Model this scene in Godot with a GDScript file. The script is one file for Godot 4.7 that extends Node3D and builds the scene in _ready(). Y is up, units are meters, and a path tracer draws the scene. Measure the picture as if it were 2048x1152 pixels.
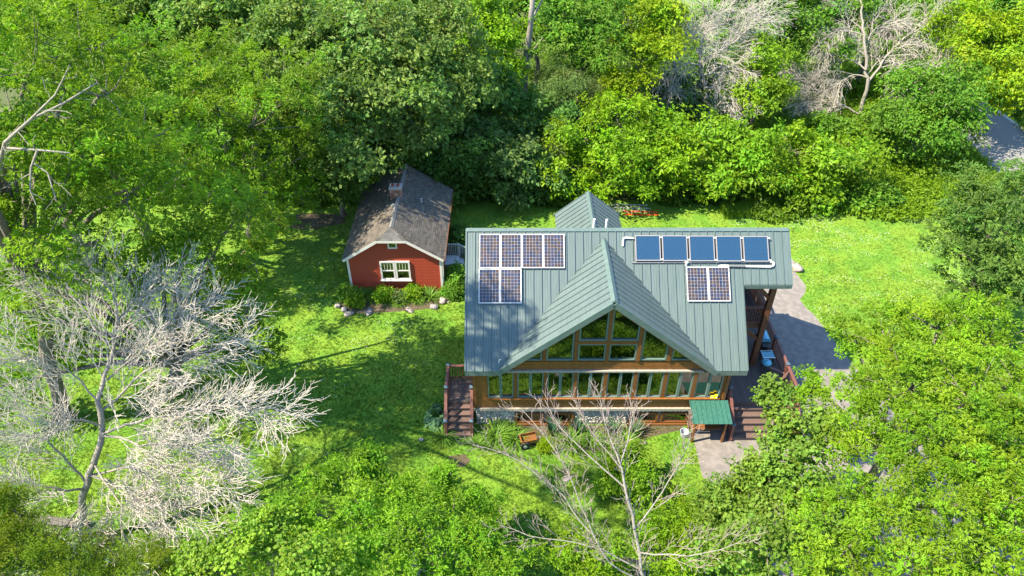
extends Node3D
# A lodge with a green metal roof and a red cottage on a lawn among trees, seen from above.
# Units metres, y up, the camera looks towards -z.

var M := {}
var used := {}
var shared := {}
var tris := 0

# ------------------------------------------------------------------ mesh building
class MB:
	var v := PackedVector3Array()
	var n := PackedVector3Array()
	var c := PackedColorArray()
	func tri(a: Vector3, b: Vector3, d: Vector3, col := Color.WHITE) -> void:
		var nn := (d - a).cross(b - a).normalized()
		v.append(a); v.append(b); v.append(d)
		n.append(nn); n.append(nn); n.append(nn)
		c.append(col); c.append(col); c.append(col)
	func quad(a: Vector3, b: Vector3, d: Vector3, e: Vector3, col := Color.WHITE) -> void:
		tri(a, b, d, col)
		tri(a, d, e, col)
	func box(at: Vector3, size: Vector3, bs := Basis(), col := Color.WHITE) -> void:
		var x := bs.x * size.x * 0.5
		var y := bs.y * size.y * 0.5
		var z := bs.z * size.z * 0.5
		quad(at - x + y + z, at + x + y + z, at + x - y + z, at - x - y + z, col)
		quad(at + x + y - z, at - x + y - z, at - x - y - z, at + x - y - z, col)
		quad(at + x + y + z, at + x + y - z, at + x - y - z, at + x - y + z, col)
		quad(at - x + y - z, at - x + y + z, at - x - y + z, at - x - y - z, col)
		quad(at - x + y - z, at + x + y - z, at + x + y + z, at - x + y + z, col)
		quad(at - x - y + z, at + x - y + z, at + x - y - z, at - x - y - z, col)
	# a convex outline pushed along an offset
	func prism(p: Array, off: Vector3, col := Color.WHITE) -> void:
		var nn: Vector3 = (p[1] - p[0]).cross(p[2] - p[0])
		var q := p.duplicate()
		if nn.dot(off) < 0.0:
			q.reverse()
		for i in range(1, q.size() - 1):
			tri(q[0], q[i], q[i + 1], col)
			tri(q[0] + off, q[i + 1] + off, q[i] + off, col)
		for i in q.size():
			var a: Vector3 = q[i]
			var b: Vector3 = q[(i + 1) % q.size()]
			quad(b, a, a + off, b + off, col)
	func tube(p: Array, r: Array, sides: int, col := Color.WHITE) -> void:
		var m := p.size()
		var up := Vector3.UP
		var rings := []
		for i in m:
			var t: Vector3 = (p[mini(i + 1, m - 1)] - p[maxi(i - 1, 0)]).normalized()
			if absf(t.dot(up)) > 0.95:
				up = Vector3.RIGHT if absf(t.x) < 0.8 else Vector3.BACK
			var a := t.cross(up).normalized()
			up = a.cross(t).normalized()
			var ring := []
			for k in sides:
				var g := TAU * k / sides
				ring.append(a * cos(g) + up * sin(g))
			rings.append(ring)
		for i in m - 1:
			for k in sides:
				var k2 := (k + 1) % sides
				var n00: Vector3 = rings[i][k]
				var n01: Vector3 = rings[i][k2]
				var n10: Vector3 = rings[i + 1][k]
				var n11: Vector3 = rings[i + 1][k2]
				var a: Vector3 = p[i] + n00 * r[i]
				var b: Vector3 = p[i] + n01 * r[i]
				var d: Vector3 = p[i + 1] + n10 * r[i + 1]
				var e: Vector3 = p[i + 1] + n11 * r[i + 1]
				v.append(a); v.append(b); v.append(d)
				n.append(n00); n.append(n01); n.append(n10)
				v.append(b); v.append(e); v.append(d)
				n.append(n01); n.append(n11); n.append(n10)
				for q in 6:
					c.append(col)
		if r[m - 1] > 0.03:
			for k in range(1, sides - 1):
				tri(p[m - 1] + rings[m - 1][0] * r[m - 1], p[m - 1] + rings[m - 1][k + 1] * r[m - 1], p[m - 1] + rings[m - 1][k] * r[m - 1], col)
	# a pipe profile turned about the y axis
	func lathe(at: Vector3, prof: Array, sides: int, col := Color.WHITE) -> void:
		for i in prof.size() - 1:
			for k in sides:
				var g := TAU * k / sides
				var h := TAU * (k + 1) / sides
				var a: Vector3 = at + Vector3(cos(g) * prof[i].x, prof[i].y, sin(g) * prof[i].x)
				var b: Vector3 = at + Vector3(cos(h) * prof[i].x, prof[i].y, sin(h) * prof[i].x)
				var d: Vector3 = at + Vector3(cos(h) * prof[i + 1].x, prof[i + 1].y, sin(h) * prof[i + 1].x)
				var e: Vector3 = at + Vector3(cos(g) * prof[i + 1].x, prof[i + 1].y, sin(g) * prof[i + 1].x)
				quad(a, b, d, e, col)
	func mesh() -> ArrayMesh:
		var ar := []
		ar.resize(Mesh.ARRAY_MAX)
		ar[Mesh.ARRAY_VERTEX] = v
		ar[Mesh.ARRAY_NORMAL] = n
		ar[Mesh.ARRAY_COLOR] = c
		var m := ArrayMesh.new()
		m.add_surface_from_arrays(Mesh.PRIMITIVE_TRIANGLES, ar)
		return m

func box_mesh(size: Vector3) -> Mesh:
	var key := "box%.3f,%.3f,%.3f" % [size.x, size.y, size.z]
	if not shared.has(key):
		var b := BoxMesh.new()
		b.size = size
		shared[key] = b
	return shared[key]

# ------------------------------------------------------------------ nodes
func numbered(called: String) -> String:
	if not used.has(called):
		used[called] = 0
		return called
	used[called] += 1
	return "%s_%03d" % [called, used[called]]

func tag(o: Node3D, label: String, category: String, group := "", kind := "") -> Node3D:
	o.set_meta("label", label)
	o.set_meta("category", category)
	if group:
		o.set_meta("group", group)
	if kind:
		o.set_meta("kind", kind)
	return o

func thing(called: String, label: String, category: String, at := Vector3.ZERO, turn := 0.0, group := "") -> Node3D:
	var o := Node3D.new()
	o.name = numbered(called)
	add_child(o)
	o.position = at
	o.rotation.y = turn
	return tag(o, label, category, group)

func one(called: String, mesh: Mesh, mat: Material, label: String, category: String, at := Vector3.ZERO, turn := 0.0, group := "") -> MeshInstance3D:
	var o := MeshInstance3D.new()
	o.name = numbered(called)
	o.mesh = mesh
	o.material_override = mat
	add_child(o)
	o.position = at
	o.rotation.y = turn
	tag(o, label, category, group)
	return o

func part(parent: Node3D, called: String, mesh: Mesh, mat: Material, at := Vector3.ZERO, bs := Basis()) -> MeshInstance3D:
	var o := MeshInstance3D.new()
	o.name = called
	o.mesh = mesh
	o.material_override = mat
	parent.add_child(o, true)
	o.transform = Transform3D(bs, at)
	return o

func bpart(parent: Node3D, called: String, at: Vector3, size: Vector3, mat: Material, bs := Basis()) -> MeshInstance3D:
	return part(parent, called, box_mesh(size), mat, at, bs)

# a bar of the given cross section from a to b
func bar(parent: Node3D, called: String, a: Vector3, b: Vector3, w: float, h: float, mat: Material, up := Vector3.UP) -> MeshInstance3D:
	var d := b - a
	var z := d.normalized()
	if absf(z.dot(up)) > 0.99:
		up = Vector3.RIGHT
	var x := up.cross(z).normalized()
	var y := z.cross(x)
	return part(parent, called, box_mesh(Vector3(w, h, snappedf(d.length(), 0.001))), mat, (a + b) * 0.5, Basis(x, y, z))

func ground_sheet(called: String, poly: PackedVector2Array, y: float, mat: Material) -> MeshInstance3D:
	var st := MB.new()
	var ix := Geometry2D.triangulate_polygon(poly)
	for i in range(0, ix.size(), 3):
		var a := Vector3(poly[ix[i]].x, y, poly[ix[i]].y)
		var b := Vector3(poly[ix[i + 1]].x, y, poly[ix[i + 1]].y)
		var d := Vector3(poly[ix[i + 2]].x, y, poly[ix[i + 2]].y)
		if (d - a).cross(b - a).y < 0.0:
			st.tri(a, d, b)
		else:
			st.tri(a, b, d)
	var o := MeshInstance3D.new()
	o.name = called
	o.mesh = st.mesh()
	o.material_override = mat
	o.set_meta("kind", "structure")
	add_child(o)
	return o

# ------------------------------------------------------------------ materials
func lin(r: float, g: float, b: float, a := 1.0) -> Color:
	var s := Color(r, g, b).linear_to_srgb()
	s.a = a
	return s

func noise(freq: float, octaves := 4, sd := 1) -> FastNoiseLite:
	var f := FastNoiseLite.new()
	f.noise_type = FastNoiseLite.TYPE_SIMPLEX_SMOOTH
	f.frequency = freq
	f.fractal_octaves = octaves
	f.seed = sd
	return f

func ramp(stops: Array) -> Gradient:
	var g := Gradient.new()
	var off := PackedFloat32Array()
	var col := PackedColorArray()
	for s in stops:
		off.append(s[0])
		col.append(s[1])
	g.offsets = off
	g.colors = col
	return g

func noise_tex(freq: float, stops: Array, size := 512, octaves := 4, sd := 1) -> NoiseTexture2D:
	var t := NoiseTexture2D.new()
	t.width = size
	t.height = size
	t.seamless = true
	t.noise = noise(freq, octaves, sd)
	t.color_ramp = ramp(stops)
	return t

func mat(col: Color, rough := 0.8, metal := 0.0) -> StandardMaterial3D:
	var m := StandardMaterial3D.new()
	m.albedo_color = col
	m.roughness = rough
	m.metallic = metal
	return m

# colour noise on all three planes of the world; scale is repeats per metre
func textured(a: Color, b: Color, freq: float, scale: Vector3, rough := 0.8, sd := 1, bump := 0.0, mid := 0.5) -> StandardMaterial3D:
	var m := mat(Color.WHITE, rough)
	m.albedo_texture = noise_tex(freq, [[maxf(0.0, mid - 0.25), a], [minf(1.0, mid + 0.25), b]], 512, 5, sd)
	m.uv1_triplanar = true
	m.uv1_world_triplanar = true
	m.uv1_scale = scale
	if bump > 0.0:
		m.heightmap_enabled = true
		m.heightmap_scale = bump
		m.heightmap_texture = noise_tex(freq * 1.5, [[0.2, Color.BLACK], [0.8, Color.WHITE]], 512, 5, sd + 7)
	return m

func vcol(rough := 0.8) -> StandardMaterial3D:
	var m := mat(Color.WHITE, rough)
	m.vertex_color_use_as_albedo = true
	return m

func make_materials() -> void:
	# turf: fine mottling, and broad patches of clover and drier grass multiplied over it
	var g := textured(lin(0.085, 0.178, 0.008), lin(0.13, 0.228, 0.013), 0.06, Vector3(0.45, 0.45, 0.45), 0.95, 3)
	g.detail_enabled = true
	g.detail_blend_mode = BaseMaterial3D.BLEND_MODE_MUL
	g.detail_uv_layer = BaseMaterial3D.DETAIL_UV_2
	g.detail_albedo = noise_tex(0.012, [[0.3, Color(0.84, 0.93, 0.8)], [0.55, Color(1, 1, 1)], [0.75, Color(1, 0.97, 0.85)]], 512, 4, 11)
	g.uv2_triplanar = true
	g.uv2_world_triplanar = true
	g.uv2_scale = Vector3(0.07, 0.07, 0.07)
	M.turf = g
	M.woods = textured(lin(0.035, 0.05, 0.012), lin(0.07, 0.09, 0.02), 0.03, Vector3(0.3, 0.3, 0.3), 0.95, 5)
	M.soil = textured(lin(0.07, 0.048, 0.034), lin(0.15, 0.11, 0.08), 0.04, Vector3(0.6, 0.6, 0.6), 0.95, 8, 3.0)
	var cc := textured(lin(0.145, 0.134, 0.13), lin(0.195, 0.18, 0.173), 0.015, Vector3(0.25, 0.25, 0.25), 0.85, 12)
	cc.detail_enabled = true
	cc.detail_blend_mode = BaseMaterial3D.BLEND_MODE_MUL
	cc.detail_uv_layer = BaseMaterial3D.DETAIL_UV_2
	cc.detail_albedo = noise_tex(0.09, [[0.25, Color(0.82, 0.8, 0.78)], [0.6, Color(1, 1, 1)]], 512, 4, 21)
	cc.uv2_triplanar = true
	cc.uv2_world_triplanar = true
	cc.uv2_scale = Vector3(0.9, 0.9, 0.9)
	M.concrete = cc
	M.asphalt = textured(lin(0.13, 0.13, 0.13), lin(0.18, 0.18, 0.178), 0.03, Vector3(0.3, 0.3, 0.3), 0.9, 14)
	M.kerb = textured(lin(0.4, 0.39, 0.36), lin(0.5, 0.48, 0.45), 0.03, Vector3(0.5, 0.5, 0.5), 0.9, 15)
	# painted steel roofing
	M.roof = textured(lin(0.07, 0.104, 0.107), lin(0.093, 0.13, 0.133), 0.012, Vector3(1.3, 0.12, 0.12), 0.5, 17)
	M.trim = textured(lin(0.075, 0.12, 0.115), lin(0.095, 0.14, 0.135), 0.01, Vector3(0.4, 0.4, 0.4), 0.4, 18)
	M.benchroof = textured(lin(0.018, 0.085, 0.066), lin(0.032, 0.115, 0.088), 0.02, Vector3(0.6, 0.6, 0.6), 0.45, 19)
	M.wood = textured(lin(0.13, 0.05, 0.012), lin(0.27, 0.112, 0.027), 0.02, Vector3(0.35, 3.0, 3.0), 0.55, 22)
	M.woodv = textured(lin(0.11, 0.043, 0.012), lin(0.2, 0.08, 0.02), 0.02, Vector3(3.0, 0.35, 3.0), 0.55, 23)
	M.timber = textured(lin(0.07, 0.025, 0.012), lin(0.13, 0.05, 0.022), 0.02, Vector3(2.5, 0.4, 2.5), 0.6, 24)
	M.soffit = textured(lin(0.1, 0.045, 0.018), lin(0.16, 0.07, 0.03), 0.02, Vector3(0.4, 2.0, 2.0), 0.7, 25)
	M.deck = textured(lin(0.06, 0.045, 0.043), lin(0.1, 0.077, 0.073), 0.02, Vector3(4.0, 3.0, 0.5), 0.7, 26)
	M.deck2 = textured(lin(0.07, 0.052, 0.048), lin(0.115, 0.086, 0.078), 0.02, Vector3(4.0, 3.0, 0.5), 0.7, 27)
	M.tread = textured(lin(0.075, 0.047, 0.04), lin(0.12, 0.075, 0.062), 0.02, Vector3(0.5, 3.0, 4.0), 0.7, 28)
	M.rail = textured(lin(0.095, 0.036, 0.028), lin(0.145, 0.056, 0.043), 0.02, Vector3(1.0, 1.0, 1.0), 0.6, 29)
	M.cap = mat(lin(0.05, 0.09, 0.13), 0.45)
	M.frame = mat(lin(0.11, 0.17, 0.155), 0.45)
	M.flash = textured(lin(0.24, 0.215, 0.18), lin(0.38, 0.345, 0.29), 0.03, Vector3(0.5, 0.5, 0.5), 0.6, 31)
	M.glass = mat(lin(0.17, 0.185, 0.18), 0.015, 1.0)
	M.white = mat(lin(0.74, 0.73, 0.71), 0.5)
	M.white2 = textured(lin(0.6, 0.58, 0.55), lin(0.75, 0.73, 0.7), 0.03, Vector3(0.8, 0.8, 0.8), 0.55, 33)
	M.alu = mat(lin(0.62, 0.63, 0.64), 0.35, 0.6)
	M.pvframe = mat(lin(0.5, 0.5, 0.5), 0.4, 0.2)
	M.backsheet = mat(lin(0.42, 0.42, 0.42), 0.5)
	M.alu_frame = mat(lin(0.3, 0.28, 0.27), 0.45, 0.4)
	M.alu_dark = mat(lin(0.2, 0.2, 0.2), 0.45, 0.4)
	M.black = mat(lin(0.015, 0.015, 0.016), 0.5)
	M.rubber = mat(lin(0.02, 0.02, 0.02), 0.9)
	M.collector = textured(lin(0.008, 0.032, 0.072), lin(0.014, 0.05, 0.108), 0.02, Vector3(1.2, 1.2, 1.2), 0.25, 35)
	M.collector.clearcoat_enabled = true
	M.collector.clearcoat = 0.6
	M.collector.clearcoat_roughness = 0.08
	M.cell = vcol(0.3)
	M.red = textured(lin(0.27, 0.036, 0.016), lin(0.36, 0.05, 0.022), 0.02, Vector3(0.5, 3.0, 0.5), 0.6, 37)
	M.vc = vcol(0.85)
	M.vc_stone = vcol(0.8)
	M.bark = textured(lin(0.11, 0.095, 0.08), lin(0.24, 0.21, 0.185), 0.03, Vector3(1.2, 0.5, 1.2), 0.95, 39, 4.0)
	M.deadwood = textured(lin(0.13, 0.12, 0.105), lin(0.28, 0.262, 0.238), 0.03, Vector3(1.0, 0.5, 1.0), 0.9, 41)
	M.twig = textured(lin(0.3, 0.278, 0.25), lin(0.46, 0.43, 0.39), 0.03, Vector3(0.7, 0.7, 0.7), 0.9, 42)
	M.twig_pink = textured(lin(0.2, 0.16, 0.145), lin(0.34, 0.275, 0.255), 0.03, Vector3(0.7, 0.7, 0.7), 0.9, 43)
	M.rock = textured(lin(0.19, 0.165, 0.155), lin(0.36, 0.315, 0.3), 0.03, Vector3(0.9, 0.9, 0.9), 0.85, 44, 2.0)
	M.rock2 = textured(lin(0.13, 0.125, 0.13), lin(0.27, 0.255, 0.265), 0.03, Vector3(0.9, 0.9, 0.9), 0.85, 45, 2.0)
	M.orange = mat(lin(0.75, 0.07, 0.015), 0.45)
	M.yellow = mat(lin(0.85, 0.62, 0.01), 0.4)
	M.pot = mat(lin(0.32, 0.035, 0.03), 0.5)
	M.steel = mat(lin(0.1, 0.34, 0.5), 0.3, 0.3)
	M.chair = textured(lin(0.11, 0.06, 0.055), lin(0.17, 0.095, 0.085), 0.02, Vector3(1.5, 1.5, 1.5), 0.65, 46)
	M.stucco = mat(lin(0.3, 0.28, 0.26), 0.9)
	M.grey_paint = mat(lin(0.33, 0.36, 0.37), 0.7)
	var leaf := vcol(0.5)
	leaf.backlight_enabled = true
	leaf.backlight = lin(0.92, 1.0, 0.3)
	leaf.metallic_specular = 0.35
	M.leaf = leaf
	var blade := vcol(0.7)
	blade.backlight_enabled = true
	blade.backlight = lin(0.6, 0.65, 0.2)
	M.blade = blade
	M.petal = vcol(0.7)

# ------------------------------------------------------------------ foliage
func frame_to(y: Vector3, spin: float) -> Basis:
	var x := y.cross(Vector3(0.31, 0.17, 0.93)).normalized()
	var b := Basis(x, y, x.cross(y))
	return b * Basis(Vector3.UP, spin)

func leaf(st: MB, at: Vector3, dir: Vector3, nrm: Vector3, l: float, w: float, droop: float, col: Color, full := false) -> void:
	var side := dir.cross(nrm).normalized()
	var up := side.cross(dir).normalized()
	var tip := at + dir * l - up * droop * l
	var m := at + dir * l * 0.45
	var a := m + side * w * 0.5 + up * w * 0.16
	var b := m - side * w * 0.5 + up * w * 0.16
	if full:
		var q := at + dir * l * 0.72 - up * droop * l * 0.5
		var a2 := q + side * w * 0.36 + up * w * 0.1
		var b2 := q - side * w * 0.36 + up * w * 0.1
		st.tri(at, a, m, col); st.tri(at, m, b, col)
		st.tri(m, a, a2, col); st.tri(m, a2, tip, col)
		st.tri(m, b2, b, col); st.tri(m, tip, b2, col)
	else:
		st.tri(at, a, tip, col)
		st.tri(at, tip, b, col)

# one twig's worth of leaves, pointing up +y, about half a metre across
func spray(kind: String, sd: int) -> ArrayMesh:
	var key := kind + str(sd)
	if shared.has(key):
		return shared[key]
	var r := RandomNumberGenerator.new()
	r.seed = hash(key)
	var st := MB.new()
	var count: int = {"star": 21, "round": 15, "oval": 15, "heart": 12, "fine": 34}[kind]
	var ln: float = {"star": 0.19, "round": 0.2, "oval": 0.2, "heart": 0.17, "fine": 0.17}[kind]
	var wd: float = {"star": 0.062, "round": 0.125, "oval": 0.105, "heart": 0.15, "fine": 0.04}[kind]
	for i in count:
		var a := r.randf() * TAU
		var out := Vector3(cos(a), 0, sin(a))
		var rad := 0.3 * sqrt(r.randf())
		var at := out * rad * (0.35 if kind == "star" else 1.0) + Vector3(0, r.randf_range(-0.12, 0.12), 0)
		var tilt := r.randf_range(-0.5, 0.35)
		var dir := (out + Vector3(0, tilt, 0) + Vector3(r.randfn(), r.randfn() * 0.5, r.randfn()) * 0.25).normalized()
		var nrm := (Vector3.UP + Vector3(r.randfn(), 0, r.randfn()) * 0.6).normalized()
		var k := r.randf_range(0.72, 1.2)
		var shade := r.randf_range(0.8, 1.2)
		var col := Color(shade * r.randf_range(0.92, 1.1), shade, shade * r.randf_range(0.8, 1.2))
		if kind == "heart" and i % 4 == 0:
			col = Color(2.6, 1.9, 2.6) # the linden's pale bracts
		leaf(st, at, dir, nrm, ln * k, wd * k, r.randf_range(0.0, 0.3), col, kind == "heart")
	shared[key] = st.mesh()
	return shared[key]

func leaf_tint(t: String) -> Color:
	return {
		"hick": Color(0.168, 0.312, 0.019), "hick2": Color(0.168, 0.296, 0.031), "oak": Color(0.166, 0.275, 0.064), "oak2": Color(0.179, 0.301, 0.064),
		"dark": Color(0.088, 0.189, 0.033), "dark2": Color(0.116, 0.217, 0.060), "bright": Color(0.182, 0.344, 0.011), "bright2": Color(0.170, 0.324, 0.015),
		"mid": Color(0.120, 0.269, 0.024), "yell": Color(0.220, 0.356, 0.011), "pale": Color(0.146, 0.234, 0.069), "wal": Color(0.120, 0.235, 0.045),
		"sun": Color(0.188, 0.345, 0.017), "lind": Color(0.147, 0.262, 0.032), "lind2": Color(0.173, 0.306, 0.025), "apple": Color(0.156, 0.333, 0.016), "cedar": Color(0.17, 0.26, 0.016),
	}[t]

func crown_of(parent: Node3D, lobes: Array, kind: String, tint: Color, r: RandomNumberGenerator, base: Vector3, pad := 0.8, per := 13, size := 1.0, loose := 5.2) -> Array:
	var where := []
	var cols := []
	var twigs := []
	for L in lobes:
		var c := Vector3(L[0], L[1], L[2])
		var R: float = L[3]
		var RY: float = L[4]
		var pr0 := minf(pad, R * 0.5)
		var pads := int(ceil(12.57 * R * R / (pr0 * pr0 * loose)))
		for i in pads:
			var pr := pr0 * r.randf_range(0.6, 1.35)
			var d := Vector3(r.randfn(), r.randfn(), r.randfn()).normalized()
			if d.y < -0.25 and r.randf() < 0.5:
				d.y = -d.y
			var reach := 0.5 + 0.62 * sqrt(r.randf())
			var pc := c + Vector3(d.x * R, d.y * RY, d.z * R) * reach
			if i % 2 == 0:
				twigs.append([c, pc])
			var hue := r.randf_range(0.74, 1.26)
			var warm := r.randf_range(0.86, 1.2)
			for k in int(ceil(per * pr * pr / (pr0 * pr0))):
				var o := Vector3(r.randfn(), r.randfn() * 0.55, r.randfn()) * pr * 0.5
				var y := (d * 0.6 + Vector3.UP * 0.75 + Vector3(r.randfn(), r.randfn(), r.randfn()) * 0.45).normalized()
				var s := size * r.randf_range(0.7, 1.3)
				where.append(Transform3D(frame_to(y, r.randf() * TAU).scaled_local(Vector3(s, s, s)), pc + o - base))
				var g := hue * r.randf_range(0.82, 1.18)
				cols.append(Color(tint.r * g * warm, tint.g * g, tint.b * g))
		# thinner growth inside the lobe
		for k in int(pads * per * 0.15):
			var o := Vector3(r.randfn(), r.randfn(), r.randfn()).normalized() * sqrt(r.randf()) * 0.7
			where.append(Transform3D(frame_to((Vector3.UP + Vector3(r.randfn(), r.randfn(), r.randfn()) * 0.5).normalized(), r.randf() * TAU), c + Vector3(o.x * R, o.y * RY, o.z * R) - base))
			cols.append(tint * r.randf_range(0.8, 1.0))
	scatter(parent, "crown", spray(kind, r.randi() % 3), M.leaf, where, cols)
	return twigs

func scatter(parent: Node3D, called: String, mesh: Mesh, material: Material, where: Array, cols: Array) -> MultiMeshInstance3D:
	var mm := MultiMesh.new()
	mm.transform_format = MultiMesh.TRANSFORM_3D
	mm.use_colors = true
	mm.mesh = mesh
	mm.instance_count = where.size()
	for i in where.size():
		mm.set_instance_transform(i, where[i])
		mm.set_instance_color(i, cols[i])
	var o := MultiMeshInstance3D.new()
	o.name = called
	o.multimesh = mm
	o.material_override = material
	parent.add_child(o, true)
	o.set_meta("kind", "stuff")
	return o

func bend(a: Vector3, b: Vector3, sag: Vector3, steps: int, r: RandomNumberGenerator, wob: float) -> Array:
	var p := []
	for i in steps + 1:
		var t := float(i) / steps
		var q := a.lerp(b, t) + sag * 4.0 * t * (1.0 - t)
		if i > 0 and i < steps:
			q += Vector3(r.randfn(), r.randfn(), r.randfn()) * wob
		p.append(q)
	return p

func taper(r0: float, r1: float, count: int) -> Array:
	var a := []
	for i in count:
		a.append(lerpf(r0, r1, float(i) / (count - 1)))
	return a

# trunk and limbs to every lobe of the crown, leaves in pads round the lobes
func leafy_tree(spec: Array, sd: int) -> Node3D:
	var r := RandomNumberGenerator.new()
	r.seed = 1000 + sd * 77
	var base := Vector3(spec[5].x, 0, spec[5].y)
	var lobes: Array = spec[6]
	var t := thing(spec[0], spec[1], "bush" if "bush" in spec[0] or "shrub" in spec[0] else "tree", base, 0.0, spec[2])
	var top := Vector3.ZERO
	var low := 99.0
	var big := 0.0
	for L in lobes:
		top += Vector3(L[0], L[1], L[2]) / lobes.size()
		low = minf(low, L[1] - L[4])
		big += L[3] * L[3]
	var st := MB.new()
	var rad := clampf(0.035 * sqrt(big) + 0.03, 0.05, 0.36)
	var fork := base.lerp(top, 0.35)
	fork.y = maxf(0.4, minf(low + 0.4, top.y * 0.5))
	var trunk := bend(base + Vector3(0, -0.1, 0), fork, Vector3.ZERO, 4, r, rad * 0.3)
	st.tube(trunk, [rad * 1.35, rad * 1.05, rad, rad * 0.95, rad * 0.85], 8)
	for L in lobes:
		var c := Vector3(L[0], L[1], L[2])
		var limb := bend(fork - Vector3(0, 0.15, 0), c, Vector3(0, 0.08 * fork.distance_to(c), 0), 6, r, 0.06 * sqrt(L[3]))
		st.tube(limb, taper(rad * 0.55, 0.03 + 0.012 * L[3], 7), 6)
	var tint := leaf_tint(spec[4])
	var depth := -base.z
	var fine := depth > 42.0
	var small: bool = spec[3] == "oval" or spec[3] == "fine"
	var twigs := crown_of(t, lobes, spec[3], tint, r, base, 0.55 if depth < 24.0 else 0.8, (17 if small else 11) if depth < 24.0 else 9, (0.55 if small else 0.7) if depth < 24.0 else (1.15 if not fine else 1.4), 6.0 if depth < 24.0 else (7.6 if spec[3] == "star" and base.x < 0.0 else 5.2))
	for w in twigs:
		st.tube(bend(w[0] - Vector3(0, 0.2, 0), w[1], Vector3(0, -0.1, 0), 3, r, 0.06), [0.03, 0.024, 0.018, 0.01], 4)
	for i in st.v.size():
		st.v[i] -= base
	part(t, "trunk", st.mesh(), M.bark)
	return t

# ------------------------------------------------------------------ bare trees
func twigs_from(st: MB, p: Array, r0: float, r1: float, level: int, r: RandomNumberGenerator, how: Dictionary) -> void:
	var m := p.size()
	st.tube(p, taper(r0, r1, m), 6 if r0 > 0.05 else (4 if r0 > 0.015 else 3))
	if level <= 0:
		return
	var total := 0.0
	for i in m - 1:
		total += p[i].distance_to(p[i + 1])
	var step: float = how.step[level]
	var at: float = step * r.randf_range(0.4, 1.0) + (total * 0.12)
	var flip := r.randf() * TAU
	while at < total:
		var left: float = at
		var i := 0
		while i < m - 2 and left > p[i].distance_to(p[i + 1]):
			left -= p[i].distance_to(p[i + 1])
			i += 1
		var t: float = clampf(left / p[i].distance_to(p[i + 1]), 0.0, 1.0)
		var a: Vector3 = p[i].lerp(p[i + 1], t)
		var fwd: Vector3 = (p[i + 1] - p[i]).normalized()
		flip += PI + r.randf_range(-0.7, 0.7)
		var side := fwd.cross(Vector3.UP)
		if side.length() < 0.1:
			side = Vector3.RIGHT
		side = side.normalized().rotated(fwd, flip)
		var dir: Vector3 = (fwd * how.fwd + side * how.out + Vector3.UP * how.lift * 0.3).normalized()
		var ln: float = how.len[level] * r.randf_range(0.55, 1.15) * (1.0 - 0.55 * at / total)
		var q := [a]
		var n := 4 if level > 1 else 3
		var d := dir
		for k in n:
			d = (d + Vector3.UP * how.curl * (float(k) / n) + Vector3(r.randfn(), r.randfn(), r.randfn()) * how.wob).normalized()
			q.append(q[k] + d * ln / n)
		var rr: float = maxf(minf(lerpf(r0, r1, at / total) * 0.6, 0.01 + ln * 0.02), how.thin)
		twigs_from(st, q, rr, maxf(rr * 0.4, how.thin * 0.7), level - 1, r, how)
		at += step * r.randf_range(0.6, 1.4)

func bare_tree(called: String, label: String, limbs: Array, how: Dictionary, sd: int, group := "bare grey trees", wood: Material = null, fine_wood: Material = null) -> Node3D:
	var r := RandomNumberGenerator.new()
	r.seed = sd
	var base: Vector3 = limbs[0][2][0]
	base.y = 0.0
	var t := thing(called, label, "tree", base, 0.0, group)
	var trunk := MB.new()
	var fine := MB.new()
	for k in limbs.size():
		var q: Array = limbs[k][2]
		# smooth the given points and add natural kinks
		var cv := Curve3D.new()
		for i in q.size():
			var tg: Vector3 = (q[mini(i + 1, q.size() - 1)] - q[maxi(i - 1, 0)]) * 0.18
			cv.add_point(q[i], -tg, tg)
		var total := cv.get_baked_length()
		var n := maxi(5, int(total / 0.5))
		var p := []
		for i in n + 1:
			var o: Vector3 = Vector3(r.randfn(), r.randfn(), r.randfn()) * how.kink if i > 0 and i < n else Vector3.ZERO
			p.append(cv.sample_baked(total * i / n) + o - base)
		trunk.tube(p, taper(limbs[k][0], limbs[k][1], p.size()), 8 if limbs[k][0] > 0.1 else 6)
		var lv: int = how.levels
		if k > 0 or how.get("all", false):
			var holder := MB.new()
			twigs_from(holder, p, limbs[k][0] * 0.5, limbs[k][1] * 0.5, lv, r, how)
			fine.v.append_array(holder.v)
			fine.n.append_array(holder.n)
			fine.c.append_array(holder.c)
	part(t, "trunk", trunk.mesh(), M.deadwood if wood == null else wood)
	if fine.v.size():
		var b := part(t, "branches", fine.mesh(), M.twig if fine_wood == null else fine_wood)
		b.set_meta("kind", "stuff")
		tris += fine.v.size() / 3
	return t

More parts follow.
